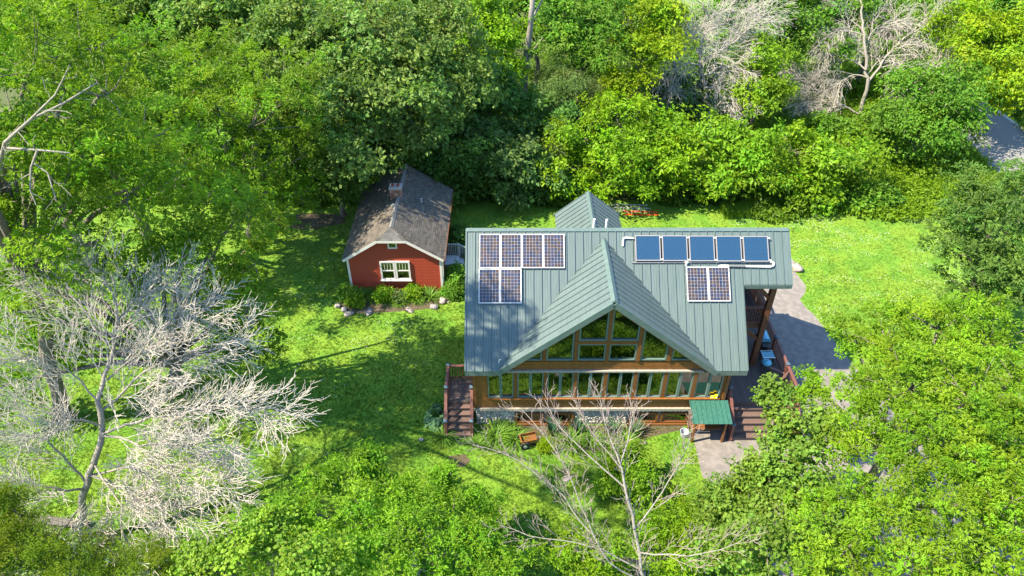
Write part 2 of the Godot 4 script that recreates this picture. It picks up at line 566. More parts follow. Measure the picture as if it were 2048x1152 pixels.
# ------------------------------------------------------------------ garden plants and stones
func strap_clump(kind: String, blades: int, ln: float, wd: float, col: Color, sd: int) -> ArrayMesh:
	var key := "%s%d" % [kind, sd]
	if shared.has(key):
		return shared[key]
	var r := RandomNumberGenerator.new()
	r.seed = hash(key)
	var st := MB.new()
	for i in blades:
		var a := r.randf() * TAU
		var out := Vector3(cos(a), 0, sin(a))
		var side := Vector3(-out.z, 0, out.x)
		var p := out * r.randf() * 0.15
		var l := ln * r.randf_range(0.6, 1.1)
		var rise := r.randf_range(0.75, 1.25) if kind == "iris" else r.randf_range(0.35, 1.1)
		var d := (out * (0.25 if kind == "iris" else 0.7) + Vector3.UP * rise * 1.4).normalized()
		var g := r.randf_range(0.7, 1.25)
		var cc := Color(col.r * g * r.randf_range(0.9, 1.15), col.g * g, col.b * g)
		var drop := 0.08 if kind == "iris" else r.randf_range(0.25, 0.5)
		var w := wd * r.randf_range(0.8, 1.2)
		for k in 4:
			var q := p + d * l / 4.0
			var w0: float = w * [0.8, 1.0, 0.85, 0.5][k] * 0.5
			var w1: float = w * [1.0, 0.85, 0.5, 0.05][k] * 0.5
			if q.y < 0.01:
				q.y = 0.01
			st.quad(p - side * w0, q - side * w1, q + side * w1, p + side * w0, cc)
			p = q
			d = (d + Vector3.DOWN * drop + out * 0.1).normalized()
	shared[key] = st.mesh()
	return shared[key]

func stone_mesh(sd: int) -> ArrayMesh:
	var key := "stone%d" % sd
	if shared.has(key):
		return shared[key]
	var r := RandomNumberGenerator.new()
	r.seed = 500 + sd
	var f := noise(1.1, 3, sd)
	var sm := SphereMesh.new()
	sm.radius = 0.5
	sm.height = 1.0
	sm.radial_segments = 14
	sm.rings = 8
	var ar := sm.surface_get_arrays(0)
	var vv: PackedVector3Array = ar[Mesh.ARRAY_VERTEX]
	var st := SurfaceTool.new()
	st.begin(Mesh.PRIMITIVE_TRIANGLES)
	for i in vv.size():
		var q := vv[i]
		q *= 1.0 + 0.42 * f.get_noise_3dv(q * 1.6)
		q.y = maxf(q.y * 0.75 + 0.22, -0.02)
		vv[i] = q
	var ix: PackedInt32Array = ar[Mesh.ARRAY_INDEX]
	st.set_smooth_group(0)
	for i in ix:
		st.add_vertex(vv[i])
	st.index()
	st.generate_normals()
	shared[key] = st.commit()
	return shared[key]

func stone(label: String, at: Vector3, size: Vector3, sd: int, material: Material, group: String) -> void:
	var o := one("rock", stone_mesh(sd), material, label, "rock", at, sd * 1.3, group)
	o.scale = size

# ------------------------------------------------------------------ sheet metal
# profile sheet: across u, down s, raised along nrm; s0 and s1 give where the sheet starts and ends at each u
func profiled(org: Vector3, u: Vector3, s: Vector3, nrm: Vector3, prof: Array, s0: Callable, s1: Callable) -> ArrayMesh:
	var st := MB.new()
	for i in prof.size() - 1:
		var a: Vector2 = prof[i]
		var b: Vector2 = prof[i + 1]
		var pa := org + u * a.x + nrm * a.y
		var pb := org + u * b.x + nrm * b.y
		var a0: float = s0.call(a.x)
		var a1: float = s1.call(a.x)
		var b0: float = s0.call(b.x)
		var b1: float = s1.call(b.x)
		if a1 - a0 < 0.02 and b1 - b0 < 0.02:
			continue
		var q := [pa + s * a0, pb + s * b0, pb + s * maxf(b1, b0), pa + s * maxf(a1, a0)]
		if (q[2] - q[0]).cross(q[1] - q[0]).dot(nrm) < 0.0:
			st.quad(q[0], q[3], q[2], q[1])
		else:
			st.quad(q[0], q[1], q[2], q[3])
		# the turned-down lower edge
		var e := [pa + s * a1, pb + s * b1, pb + s * b1 - nrm * (b.y + 0.012), pa + s * a1 - nrm * (a.y + 0.012)]
		st.quad(e[0], e[1], e[2], e[3])
	return st.mesh() if st.v.size() else null

func seam_profile(w: float, rib := 0.05, low := 0.01) -> Array:
	return [Vector2(0, 0), Vector2(0.006, rib), Vector2(0.034, rib), Vector2(0.04, 0), Vector2(w * 0.40, 0), Vector2(w * 0.42, low), Vector2(w * 0.47, low), Vector2(w * 0.49, 0), Vector2(w * 0.68, 0), Vector2(w * 0.70, low), Vector2(w * 0.75, low), Vector2(w * 0.77, 0), Vector2(w, 0)]

func shifted(prof: Array, by: float) -> Array:
	var a := []
	for p in prof:
		a.append(Vector2(p.x + by, p.y))
	return a

# a flat frame along a convex outline (points in the plane z = 0), with depth towards +z
func outline_frame(pts: Array, w: float, depth: float) -> ArrayMesh:
	var inner := inset(pts, w)
	var st := MB.new()
	var dz := Vector3(0, 0, depth)
	for i in pts.size():
		var j := (i + 1) % pts.size()
		var a := Vector3(pts[i].x, pts[i].y, 0)
		var b := Vector3(pts[j].x, pts[j].y, 0)
		var e := Vector3(inner[j].x, inner[j].y, 0)
		var d := Vector3(inner[i].x, inner[i].y, 0)
		st.quad(a + dz, b + dz, e + dz, d + dz)
		st.quad(a, b, b + dz, a + dz)
		st.quad(d + dz, e + dz, e, d)
	return st.mesh()

# pts run clockwise seen from +z (y up)
func inset(pts: Array, w: float) -> Array:
	var m := pts.size()
	var res := []
	for i in m:
		var p: Vector2 = pts[i]
		var a: Vector2 = (p - pts[(i + m - 1) % m]).normalized()
		var b: Vector2 = (pts[(i + 1) % m] - p).normalized()
		var na := Vector2(a.y, -a.x)
		var nb := Vector2(b.y, -b.x)
		var k := w / (1.0 + na.dot(nb))
		res.append(p + (na + nb) * k)
	return res

func flat_mesh(pts: Array) -> ArrayMesh:
	var st := MB.new()
	for i in range(1, pts.size() - 1):
		st.tri(Vector3(pts[0].x, pts[0].y, 0), Vector3(pts[i].x, pts[i].y, 0), Vector3(pts[i + 1].x, pts[i + 1].y, 0))
	return st.mesh()

func window(parent: Node3D, pts: Array, z: float, fw: float, depth: float, fmat: Material) -> Node3D:
	var f := part(parent, "window", outline_frame(pts, fw, depth), fmat, Vector3(0, 0, z))
	part(f, "pane", flat_mesh(inset(pts, fw * 0.9)), M.glass, Vector3(0, 0, 0.02))
	return f

func rect(x0: float, y0: float, x1: float, y1: float) -> Array:
	return [Vector2(x0, y1), Vector2(x1, y1), Vector2(x1, y0), Vector2(x0, y0)]

# ------------------------------------------------------------------ tables (world positions)
const LIMBS_LEFT := [
	[0.163, 0.102, [Vector3(-18.38, 0.00, -17.71), Vector3(-17.46, 2.50, -17.83), Vector3(-16.13, 5.50, -18.71), Vector3(-15.90, 7.00, -19.17)]],
	[0.095, 0.02, [Vector3(-15.90, 7.00, -19.17), Vector3(-15.25, 8.60, -20.27), Vector3(-14.97, 9.60, -20.87), Vector3(-14.04, 10.20, -21.64), Vector3(-13.08, 10.40, -22.31)]],
	[0.044, 0.014, [Vector3(-15.90, 7.00, -19.17), Vector3(-16.70, 8.50, -19.43), Vector3(-17.40, 9.50, -19.06), Vector3(-18.30, 10.00, -18.80)]],
	[0.048, 0.014, [Vector3(-15.25, 8.60, -20.27), Vector3(-16.77, 10.00, -21.58), Vector3(-17.54, 10.60, -22.07), Vector3(-18.78, 10.80, -22.77)]],
	[0.061, 0.014, [Vector3(-16.13, 5.50, -18.71), Vector3(-14.01, 6.50, -18.60), Vector3(-11.41, 7.00, -18.66), Vector3(-9.83, 7.20, -18.60), Vector3(-8.54, 7.30, -18.01)]],
	[0.061, 0.014, [Vector3(-16.05, 6.30, -19.04), Vector3(-13.81, 8.00, -19.79), Vector3(-11.90, 8.60, -20.26), Vector3(-10.67, 8.70, -20.72)]],
	[0.054, 0.014, [Vector3(-16.93, 3.70, -18.17), Vector3(-14.16, 4.60, -17.96), Vector3(-11.83, 5.00, -17.18), Vector3(-10.33, 5.00, -16.61)]],
	[0.054, 0.014, [Vector3(-17.16, 3.20, -18.05), Vector3(-18.17, 5.50, -18.47), Vector3(-19.15, 6.50, -17.88)]],
	[0.044, 0.014, [Vector3(-17.51, 2.30, -17.74), Vector3(-17.11, 3.40, -15.44), Vector3(-16.99, 4.00, -13.87)]],
	[0.044, 0.014, [Vector3(-16.60, 4.20, -18.27), Vector3(-14.63, 4.20, -16.19), Vector3(-14.25, 3.80, -15.18), Vector3(-13.23, 3.60, -14.29)]],
	[0.044, 0.014, [Vector3(-14.97, 9.60, -20.87), Vector3(-15.07, 10.60, -21.45), Vector3(-16.86, 11.60, -22.65)]],
	[0.044, 0.014, [Vector3(-16.05, 6.00, -18.79), Vector3(-16.98, 7.00, -18.42), Vector3(-17.97, 7.80, -18.44)]],
	[0.044, 0.014, [Vector3(-15.52, 7.60, -19.65), Vector3(-13.38, 9.00, -20.97), Vector3(-11.54, 9.60, -21.75)]],
	[0.061, 0.017, [Vector3(-16.13, 5.50, -18.71), Vector3(-13.09, 6.00, -17.80), Vector3(-10.70, 6.40, -17.71)]],
	[0.061, 0.017, [Vector3(-17.29, 3.00, -17.96), Vector3(-17.56, 4.00, -17.23), Vector3(-18.93, 5.00, -16.96)]],
	[0.054, 0.014, [Vector3(-16.93, 3.70, -18.17), Vector3(-13.11, 4.20, -16.40), Vector3(-11.61, 4.20, -15.33)]]]
const LIMBS_SAP := [
	[0.086, 0.054, [Vector3(4.56, 4.20, -12.62), Vector3(4.38, 5.20, -12.95), Vector3(4.13, 6.30, -13.56), Vector3(3.80, 7.60, -14.19)]],
	[0.05, 0.009, [Vector3(3.80, 7.60, -14.19), Vector3(3.55, 8.50, -14.90), Vector3(3.16, 9.30, -15.69), Vector3(2.95, 9.80, -16.78)]],
	[0.032, 0.009, [Vector3(4.42, 5.00, -12.88), Vector3(3.33, 5.80, -12.96), Vector3(2.58, 6.70, -13.58), Vector3(1.60, 7.70, -14.42), Vector3(0.62, 8.30, -14.86), Vector3(-0.36, 8.60, -15.34), Vector3(-1.27, 8.80, -15.49)]],
	[0.032, 0.009, [Vector3(2.91, 6.30, -13.28), Vector3(2.08, 7.90, -14.37), Vector3(1.45, 8.70, -15.35), Vector3(0.80, 9.10, -16.08), Vector3(0.39, 9.30, -16.56)]],
	[0.032, 0.009, [Vector3(3.72, 7.90, -14.46), Vector3(2.34, 8.80, -15.27), Vector3(1.46, 9.30, -16.12), Vector3(1.15, 9.50, -16.83)]],
	[0.032, 0.009, [Vector3(4.24, 5.90, -13.35), Vector3(5.76, 6.50, -12.92), Vector3(6.81, 6.90, -12.90), Vector3(7.64, 7.10, -13.22)]],
	[0.029, 0.009, [Vector3(4.05, 6.60, -13.74), Vector3(4.94, 7.40, -14.53), Vector3(5.79, 8.00, -15.59), Vector3(6.28, 8.40, -16.67)]],
	[0.029, 0.009, [Vector3(3.55, 8.50, -14.90), Vector3(3.89, 9.10, -15.75), Vector3(4.14, 9.40, -16.58)]],
	[0.032, 0.009, [Vector3(4.35, 5.30, -13.07), Vector3(2.61, 6.10, -13.50), Vector3(0.95, 6.40, -13.59), Vector3(-0.37, 6.60, -13.93)]],
	[0.025, 0.009, [Vector3(3.56, 8.40, -14.88), Vector3(2.68, 9.20, -15.67), Vector3(2.23, 9.50, -16.49)]]]
const LIMBS_BG1 := [
	[0.2, 0.05, [Vector3(13.38, 0.00, -54.48), Vector3(13.48, 2.80, -56.06), Vector3(13.18, 6.50, -57.28), Vector3(12.72, 10.00, -58.57)]],
	[0.2, 0.04, [Vector3(16.49, 0.00, -53.59), Vector3(16.01, 3.00, -55.61), Vector3(15.17, 6.20, -57.00), Vector3(16.39, 9.00, -59.29)]],
	[0.1, 0.025, [Vector3(15.35, 5.70, -56.70), Vector3(17.92, 7.20, -57.57), Vector3(21.30, 9.40, -59.25)]],
	[0.1, 0.025, [Vector3(15.17, 6.20, -57.00), Vector3(13.95, 7.80, -58.14), Vector3(12.77, 8.40, -58.72)]],
	[0.1, 0.025, [Vector3(15.45, 5.00, -55.87), Vector3(17.55, 5.60, -56.42), Vector3(18.92, 5.00, -55.86)]],
	[0.08, 0.02, [Vector3(15.31, 5.60, -56.43), Vector3(13.63, 5.80, -55.92), Vector3(12.56, 5.00, -54.87)]],
	[0.08, 0.02, [Vector3(15.61, 7.50, -57.86), Vector3(17.57, 8.40, -58.71), Vector3(19.48, 8.60, -59.31)]],
	[0.08, 0.02, [Vector3(16.08, 8.50, -58.41), Vector3(14.91, 9.80, -58.59), Vector3(14.18, 10.20, -59.17)]],
	[0.08, 0.02, [Vector3(15.75, 4.00, -55.76), Vector3(17.37, 4.00, -55.26), Vector3(18.35, 3.40, -54.70)]],
	[0.08, 0.02, [Vector3(13.22, 5.80, -56.98), Vector3(14.53, 7.20, -57.57), Vector3(15.23, 8.00, -58.73)]]]
const LIMBS_BG2 := [
	[0.18, 0.075, [Vector3(30.27, 0.00, -58.59), Vector3(30.39, 3.00, -59.13), Vector3(29.86, 6.00, -60.91), Vector3(29.60, 8.60, -63.16)]],
	[0.12, 0.022, [Vector3(30.39, 3.00, -59.13), Vector3(32.96, 5.80, -60.87), Vector3(35.90, 7.80, -62.40), Vector3(38.33, 8.80, -63.85)]],
	[0.098, 0.022, [Vector3(30.10, 0.50, -58.32), Vector3(27.15, 1.80, -59.31), Vector3(25.25, 2.90, -61.01), Vector3(24.62, 3.00, -61.89)]],
	[0.075, 0.022, [Vector3(30.09, 4.90, -60.41), Vector3(27.45, 6.30, -62.49), Vector3(27.19, 7.20, -64.97)]],
	[0.075, 0.022, [Vector3(30.05, 4.00, -59.37), Vector3(28.68, 5.00, -61.30), Vector3(26.81, 4.80, -60.68)]],
	[0.075, 0.022, [Vector3(31.41, 4.20, -59.97), Vector3(34.33, 4.90, -60.40), Vector3(35.16, 4.20, -58.86)]],
	[0.06, 0.015, [Vector3(32.96, 5.80, -60.87), Vector3(32.89, 7.40, -63.00), Vector3(32.61, 8.40, -65.21)]],
	[0.06, 0.015, [Vector3(29.82, 6.60, -61.61), Vector3(28.38, 7.60, -63.70)]],
	[0.07, 0.02, [Vector3(31.71, 4.30, -60.27), Vector3(33.02, 3.60, -59.27), Vector3(33.43, 2.60, -57.47)]],
	[0.07, 0.02, [Vector3(30.30, 3.50, -59.53), Vector3(31.93, 4.80, -60.67), Vector3(32.41, 4.40, -59.45)]],
	[0.07, 0.02, [Vector3(30.04, 5.40, -60.80), Vector3(31.50, 6.80, -62.27), Vector3(33.21, 6.80, -62.26)]],
	[0.07, 0.02, [Vector3(29.82, 6.30, -61.26), Vector3(28.34, 6.60, -61.62), Vector3(26.57, 6.00, -60.92)]],
	[0.07, 0.02, [Vector3(34.26, 6.90, -61.34), Vector3(35.74, 6.40, -60.96), Vector3(36.07, 5.40, -59.07)]],
	[0.07, 0.02, [Vector3(30.22, 3.40, -59.23), Vector3(29.02, 3.40, -59.77), Vector3(27.51, 2.60, -58.51)]],
	[0.06, 0.02, [Vector3(28.90, 1.10, -58.83), Vector3(26.58, 1.10, -58.33), Vector3(24.83, 1.30, -58.39)]]]
const LIMBS_SNAG := [
	[0.27, 0.19, [Vector3(0.85, 0.00, -53.63), Vector3(1.08, 3.70, -55.02), Vector3(1.32, 7.20, -55.42), Vector3(1.58, 9.90, -55.31), Vector3(1.67, 11.90, -55.87)]],
	[0.13, 0.05, [Vector3(1.25, 6.10, -55.18), Vector3(1.96, 7.50, -55.13), Vector3(2.47, 8.30, -55.05)]],
	[0.11, 0.04, [Vector3(1.52, 9.30, -55.44), Vector3(2.40, 10.80, -55.95), Vector3(2.76, 11.80, -56.22)]]]
const LIMBS_DEADA := [
	[0.07, 0.025, [Vector3(-16.61, 16.40, -20.58), Vector3(-15.87, 17.00, -20.58), Vector3(-14.51, 17.20, -20.07), Vector3(-13.68, 17.00, -20.25)]],
	[0.04, 0.015, [Vector3(-14.51, 17.20, -20.07), Vector3(-14.82, 16.70, -19.88), Vector3(-15.05, 16.00, -19.71), Vector3(-14.90, 15.60, -19.47)]],
	[0.04, 0.015, [Vector3(-14.79, 16.80, -20.01), Vector3(-14.41, 16.50, -19.92), Vector3(-14.18, 15.80, -19.44)]]]
const LIMBS_DEADB := [
	[0.07, 0.02, [Vector3(-15.48, 17.40, -20.17), Vector3(-14.32, 18.20, -20.05), Vector3(-13.29, 18.60, -20.39), Vector3(-12.41, 19.00, -20.92)]],
	[0.04, 0.015, [Vector3(-14.32, 18.20, -20.05), Vector3(-13.24, 19.00, -20.02), Vector3(-12.62, 19.80, -20.26)]]]

const TREES := [
	["hickory_tree", "tall near tree with narrow star-like leaves filling the upper left corner", "tall trees on the left", "star", "hick", Vector2(-22.5, -24.5), [[-16.9,18,-24.9,2.1,1.68],[-16.2,18,-26.8,2.1,1.68],[-14.3,17.3,-24.3,2.1,1.68],[-15.9,16.8,-23.4,2.1,1.68],[-17.5,15.2,-22.8,2,1.6],[-14.9,15.6,-22.7,2,1.6],[-14.2,15,-25.5,1.9,1.52],[-16.2,13.8,-22.4,2,1.6],[-14.3,13.8,-23.4,1.9,1.52],[-13.4,13.6,-25.2,1.7,1.36],[-17.8,12.3,-22.0,2,1.6],[-15.3,12.3,-22.3,1.9,1.52],[-13.1,22.5,-15.9,2.2,1.76],[-12.9,22,-14.1,2,1.6],[-15.7,24.2,-20.8,1.3,1.04],[-14.0,24.6,-21.1,1.0,0.8],[-15.4,25.4,-22.0,1.1,0.8800000000000001],[-16.8,23.2,-21.0,1.2,0.96],[-15.0,23.4,-20.2,0.7,0.5599999999999999]]],
	["hickory_tree", "leafy tree with low branches hanging over the lawn above the bare tree", "tall trees on the left", "star", "hick", Vector2(-17.5, -27), [[-18.0,9.6,-23.0,1.9,1.52],[-15.5,10,-23.2,1.8,1.44],[-14.3,10,-24.2,1.8,1.44],[-12.9,9.6,-25.4,1.8,1.44],[-12.0,10.4,-26.6,1.6,1.28],[-12.9,11.8,-25.9,1.6,1.28],[-15.1,7.5,-24.3,1.7,1.36],[-13.1,7.6,-25.0,1.6,1.28],[-12.2,6.2,-25.5,1.4,1.12],[-13.6,4.6,-24.8,1.4,1.12],[-12.2,3.8,-25.3,1.1,0.88],[-20.9,8.2,-23.1,1.9,1.52],[-21.4,5.2,-25.2,1.7,1.36],[-21.3,8,-25.4,2,1.6],[-19.5,6.2,-25.8,1.9,1.52],[-17.3,5.2,-25.9,1.7,1.36],[-23.1,3.6,-24.9,1.9,1.52],[-21.1,3.8,-25.4,1.7,1.36],[-14.7,5.2,-25.9,1.6,1.28],[-24.2,3,-23.5,1.8,1.44],[-11.9,7.6,-27.1,1.4,1.12],[-13.9,10,-26.0,1.5,1.2],[-12.1,8,-28.9,1.2,0.96]]],
	["hickory_tree", "broad leafy tree in the upper left corner with pale dead limbs among its leaves", "tall trees on the left", "star", "hick2", Vector2(-22.3, -37.1), [[-26.7,13,-39.8,3.6,2.88],[-22.4,12.5,-36.2,3.5,2.8],[-24.4,12.5,-33.1,3.4,2.72],[-22.9,11.5,-42.2,3.5,2.8],[-21.2,11,-33.5,3.2,2.56],[-19.4,10,-34.3,3,2.4],[-19.4,10.5,-37.5,3,2.4]]],
	["hickory_tree", "leafy tree on the bare-earth patch left of the red cottage", "tall trees on the left", "star", "hick", Vector2(-17.2, -40), [[-17.8,11,-39.7,3.3,2.64],[-16.9,10,-34.9,3,2.4],[-14.3,10,-36.7,3,2.4],[-15.0,8,-34.7,2.6,2.08],[-13.2,7,-37.6,2.4,1.92],[-13.4,10.5,-40.2,3.2,2.56],[-16.7,9.5,-31.6,2.6,2.08],[-13.4,5,-35.9,1.7,1.36],[-12.7,5,-37.9,1.6,1.28]]],
	["oak_tree", "big dark grey-green oak behind the red cottage", "tall trees on the left", "round", "oak", Vector2(-9.0, -45.6), [[-13.2,10.5,-47.4,3.5,2.8],[-9.1,10.5,-46.5,3.6,2.88],[-5.1,10,-48.8,3.4,2.72],[-11.4,9,-42.2,3.2,2.56],[-7.3,8.5,-43.3,3.2,2.56],[-3.8,8,-46.8,2.6,2.08],[-10.1,7,-40.1,2.8,2.24],[-5.3,6,-44.2,2.4,1.92],[-15.4,10,-47.9,3,2.4]]],
	["oak_tree", "tall oak rising at the top edge left of the big dark oak", "tall trees on the left", "round", "oak2", Vector2(-22.6, -51.9), [[-24.3,11,-52.0,3.6,2.88],[-20.4,10.5,-50.3,3.5,2.8],[-26.9,11.5,-52.6,3.6,2.88],[-18.6,11,-53.0,3.4,2.72],[-22.7,9,-49.7,3,2.4]]],
	["oak_tree", "oak crown at the top edge straight behind the big dark oak", "tall trees on the left", "round", "oak2", Vector2(-13.1, -57.6), [[-16.2,10,-57.4,3.4,2.72],[-11.6,10,-57.4,3.6,2.88],[-6.8,9.5,-59.6,3.4,2.72],[-17.9,9.5,-54.3,3,2.4]]],
	["maple_tree", "leafy tree touching the top left corner of the picture", "tall trees on the left", "round", "hick2", Vector2(-32.0, -49.5), [[-33.6,12,-51.0,4,3.2],[-30.1,11.5,-50.4,3.8,3.04],[-32.2,12,-46.0,3.5,2.8]]],
	["understory_tree", "dark low tree crowding the back wall of the red cottage", "dark bushes behind the lawn", "round", "dark", Vector2(-11.7, -43.1), [[-10.7,3.5,-42.6,2,1.6],[-12.6,4,-42.4,2.2,1.76],[-14.1,4,-41.7,2,1.6],[-9.5,4.5,-44.2,2,1.6]]],
	["understory_tree", "dark bushy tree right behind the cottage chimney side", "dark bushes behind the lawn", "round", "dark", Vector2(-4.1, -45.3), [[-4.9,3,-44.9,2,1.6],[-3.1,4,-45.2,2.2,1.76],[-5.5,4.5,-44.9,2,1.6],[-4.3,1.6,-44.5,1.4,1.12],[-2.5,1.8,-44.9,1.4,1.12]]],
	["dogwood_shrub", "grey-green dark shrub between the oak and the big bright bush", "dark bushes behind the lawn", "round", "dark2", Vector2(0.3, -45.5), [[-0.7,3,-44.9,1.9,1.52],[1.4,3.2,-45.9,2,1.6],[-1.4,4,-45.9,1.9,1.52],[2.1,2,-44.5,1.5,1.2],[-0.1,1.3,-44.3,1.2,0.96]]],
	["understory_tree", "dark tree at the foot of the tall pale dead trunk", "dark bushes behind the lawn", "round", "dark", Vector2(-1.0, -49.8), [[-3.3,5,-48.6,2.4,1.92],[-0.8,4.5,-48.8,2.4,1.92],[2.2,4.2,-49.4,2.2,1.76],[-2.2,6,-50.6,2.4,1.92]]],
	["elm_bush", "large bright green rounded bush behind the rear gable", "bright bushes along the lawn edge", "oval", "bright", Vector2(8.3, -45.9), [[4.9,4.2,-47.0,2.1,1.68],[7.7,5,-47.3,2.3,1.84],[10.6,4.4,-47.0,2.1,1.68],[4.2,2.8,-45.2,1.8,1.44],[7.2,3.2,-44.5,2.2,1.76],[10.4,3,-44.8,2,1.6],[5.2,1.5,-44.0,1.4,1.12],[8.7,1.8,-44.1,1.3,1.04],[12.3,3.6,-45.9,1.7,1.36],[12.1,2,-44.8,1.3,1.04]]],
	["elm_bush", "bright bush above the five blue collectors, right of the largest bush", "bright bushes along the lawn edge", "oval", "bright2", Vector2(15.4, -45.8), [[14.4,4.2,-46.6,1.9,1.52],[16.6,3.8,-45.9,2,1.6],[14.1,2.6,-44.5,1.7,1.36],[16.6,2,-44.5,1.7,1.36]]],
	["elm_bush", "bright bush third along the lawn edge from the rear gable", "bright bushes along the lawn edge", "oval", "bright2", Vector2(21.5, -45.4), [[19.9,3.7,-45.7,1.9,1.52],[22.0,3,-45.2,1.8,1.44],[19.2,1.8,-44.1,1.5,1.2],[21.8,1.2,-44.1,1.2,0.96],[24.4,2.7,-46.1,1.7,1.36]]],
	["low_bush", "small round dark-leaved bush alone in the tall grass", "bright bushes along the lawn edge", "oval", "mid", Vector2(25.7, -44.6), [[25.7,0.8,-44.3,0.9,0.72],[25.0,0.6,-44.1,0.7,0.56],[26.5,0.6,-44.1,0.7,0.56]]],
	["elm_tree", "yellow-green tall narrow tree left of the first grey dead tree", "trees in the wood behind", "oval", "yell", Vector2(10.4, -56.0), [[10.5,8.5,-57.2,2.4,1.92],[9.6,6.8,-54.4,2.2,1.76],[8.6,4.8,-53.0,1.9,1.52],[11.7,7.5,-55.1,2,1.6],[11.4,9,-58.1,2.2,1.76]]],
	["willow_bush", "pale fine-leaved bush just above the largest bright bush", "trees in the wood behind", "fine", "pale", Vector2(4.7, -53.5), [[4.6,5,-53.4,2,1.6],[6.0,4.2,-52.9,1.7,1.36],[3.4,4.2,-52.9,1.7,1.36]]],
	["elm_tree", "mid-green tree right of the tall pale dead trunk", "trees in the wood behind", "oval", "mid", Vector2(5.7, -57.6), [[5.8,8.5,-57.3,2.6,2.08],[4.3,7,-56.0,2.4,1.92],[7.3,7.5,-55.7,2.3,1.84],[7.1,9.5,-59.0,2.6,2.08],[3.9,9,-58.1,2.3,1.84]]],
	["elm_tree", "bright slender tree left of the tall pale dead trunk", "trees in the wood behind", "oval", "bright", Vector2(-1.8, -56.1), [[-1.9,8,-55.4,2.2,1.76],[-1.2,6.2,-53.9,1.9,1.52],[-2.4,9,-58.1,2.2,1.76],[-0.4,8,-57.6,1.9,1.52],[-2.9,6,-53.5,1.8,1.44]]],
	["elm_tree", "tree at the top edge behind the pale dead trunk", "trees in the wood behind", "oval", "mid", Vector2(2.4, -64.7), [[-0.9,8.5,-64.9,2.6,2.08],[2.5,8.5,-63.5,2.8,2.24],[5.5,9,-64.6,2.8,2.24]]],
	["elm_tree", "tree standing behind the first grey dead tree", "trees in the wood behind", "oval", "mid", Vector2(20.8, -72.1), [[18.2,1.5,-68.1,2.0,1.6],[22.6,2.4,-75.4,2.4,1.92],[19.0,2.5,-75.1,2.2,1.76],[23.4,2,-68.1,2.0,1.6]]],
	["young_tree", "young light tree with layered leaves between the two grey dead trees", "trees in the wood behind", "oval", "bright2", Vector2(20.4, -56.6), [[20.6,6,-57.5,1.6,1.28],[20.3,4.8,-56.4,1.6,1.28],[19.5,3.5,-55.4,1.6,1.28],[21.1,3.8,-55.7,1.4,1.12]]],
	["elm_tree", "mid-green tree at the top edge between the grey dead trees", "trees in the wood behind", "oval", "mid", Vector2(24.5, -65.2), [[24.4,6,-63.4,2.6,2.08],[26.9,5,-62.5,2.4,1.92],[23.7,7.5,-65.4,2.6,2.08],[27.0,7,-65.6,2.5,2.0],[20.7,7,-67.0,2.4,1.92]]],
	["elm_tree", "tree behind the second grey dead tree at the top edge", "trees in the wood behind", "oval", "mid", Vector2(32.8, -65.4), [[32.3,6,-66.0,2.8,2.24],[35.7,6.5,-65.8,2.8,2.24],[33.3,4.5,-62.6,2.5,2.0],[29.9,7.5,-65.4,2.6,2.08]]],
	["low_bush", "dark bush below the first grey dead tree", "trees in the wood behind", "round", "dark2", Vector2(14.8, -57.1), [[14.8,3,-56.6,1.8,1.44],[12.8,3.2,-57.1,1.8,1.44],[16.9,2.6,-56.5,1.6,1.28]]],
	["low_bush", "low bush beside the leaning limb of the second grey dead tree", "trees in the wood behind", "oval", "mid", Vector2(26.6, -55.4), [[26.1,1.2,-55.2,0.9,0.72],[27.0,1,-54.7,0.8,0.64]]],
	["boxelder_bush", "wide mid-green bush beside the road at the right", "bushes beside the road", "oval", "mid", Vector2(31.2, -50.7), [[31.0,5,-52.0,2.6,2.08],[29.0,3.6,-49.8,2.2,1.76],[31.7,3.8,-49.4,2.3,1.84],[33.4,5.2,-51.5,2.5,2.0],[33.0,3.4,-49.4,1.6,1.28],[29.1,1.7,-49.5,1.4,1.12]]],
	["boxelder_tree", "bright yellow-green tree at the right edge above the road", "bushes beside the road", "oval", "yell", Vector2(38.9, -57.0), [[38.4,6.5,-57.2,2.8,2.24],[39.2,5.6,-54.3,2.6,2.08],[37.3,7.5,-59.0,2.7,2.16],[41.3,7,-58.1,2.7,2.16],[38.1,4.4,-54.3,1.3,1.04]]],
	["boxelder_tree", "green tree in the top right corner", "bushes beside the road", "oval", "mid", Vector2(42.3, -66.0), [[39.7,7.5,-67.5,2.8,2.24],[42.6,7.5,-65.4,3,2.4],[44.5,7.5,-64.0,3,2.4]]],
	["walnut_tree", "dull green tree at the right edge between lawn and road", "trees on the right", "star", "wal", Vector2(25.8, -31.9), [[24.8,6.5,-31.1,2.3,1.84],[26.8,7,-32.2,2.5,2.0],[24.3,5.2,-31.3,1.8,1.44],[25.7,5,-30.0,2,1.6],[25.7,7,-33.7,2,1.6],[28.6,7,-35.0,1.6,1.28],[24.7,3.6,-30.1,1.7,1.36],[25.9,4.5,-28.6,1.8,1.44]]],
	["hickory_tree", "bright leafy tree overhanging the driveway at the right", "trees on the right", "star", "sun", Vector2(15.2, -19.1), [[14.5,7,-22.5,1.18,0.94],[15.2,8,-21.4,1.6,1.28],[16.7,9,-21.2,1.68,1.34],[18.2,9,-20.3,1.76,1.41],[13.6,7.5,-18.9,1.26,1.01],[14.3,9,-18.0,1.85,1.48],[15.7,9.5,-16.8,1.93,1.54],[12.4,5.8,-20.9,0.59,0.47],[12.8,8.5,-15.9,1.76,1.41],[14.2,9,-15.1,1.85,1.48],[16.2,9,-15.1,1.85,1.48],[18.7,8.5,-18.7,1.68,1.34]]],
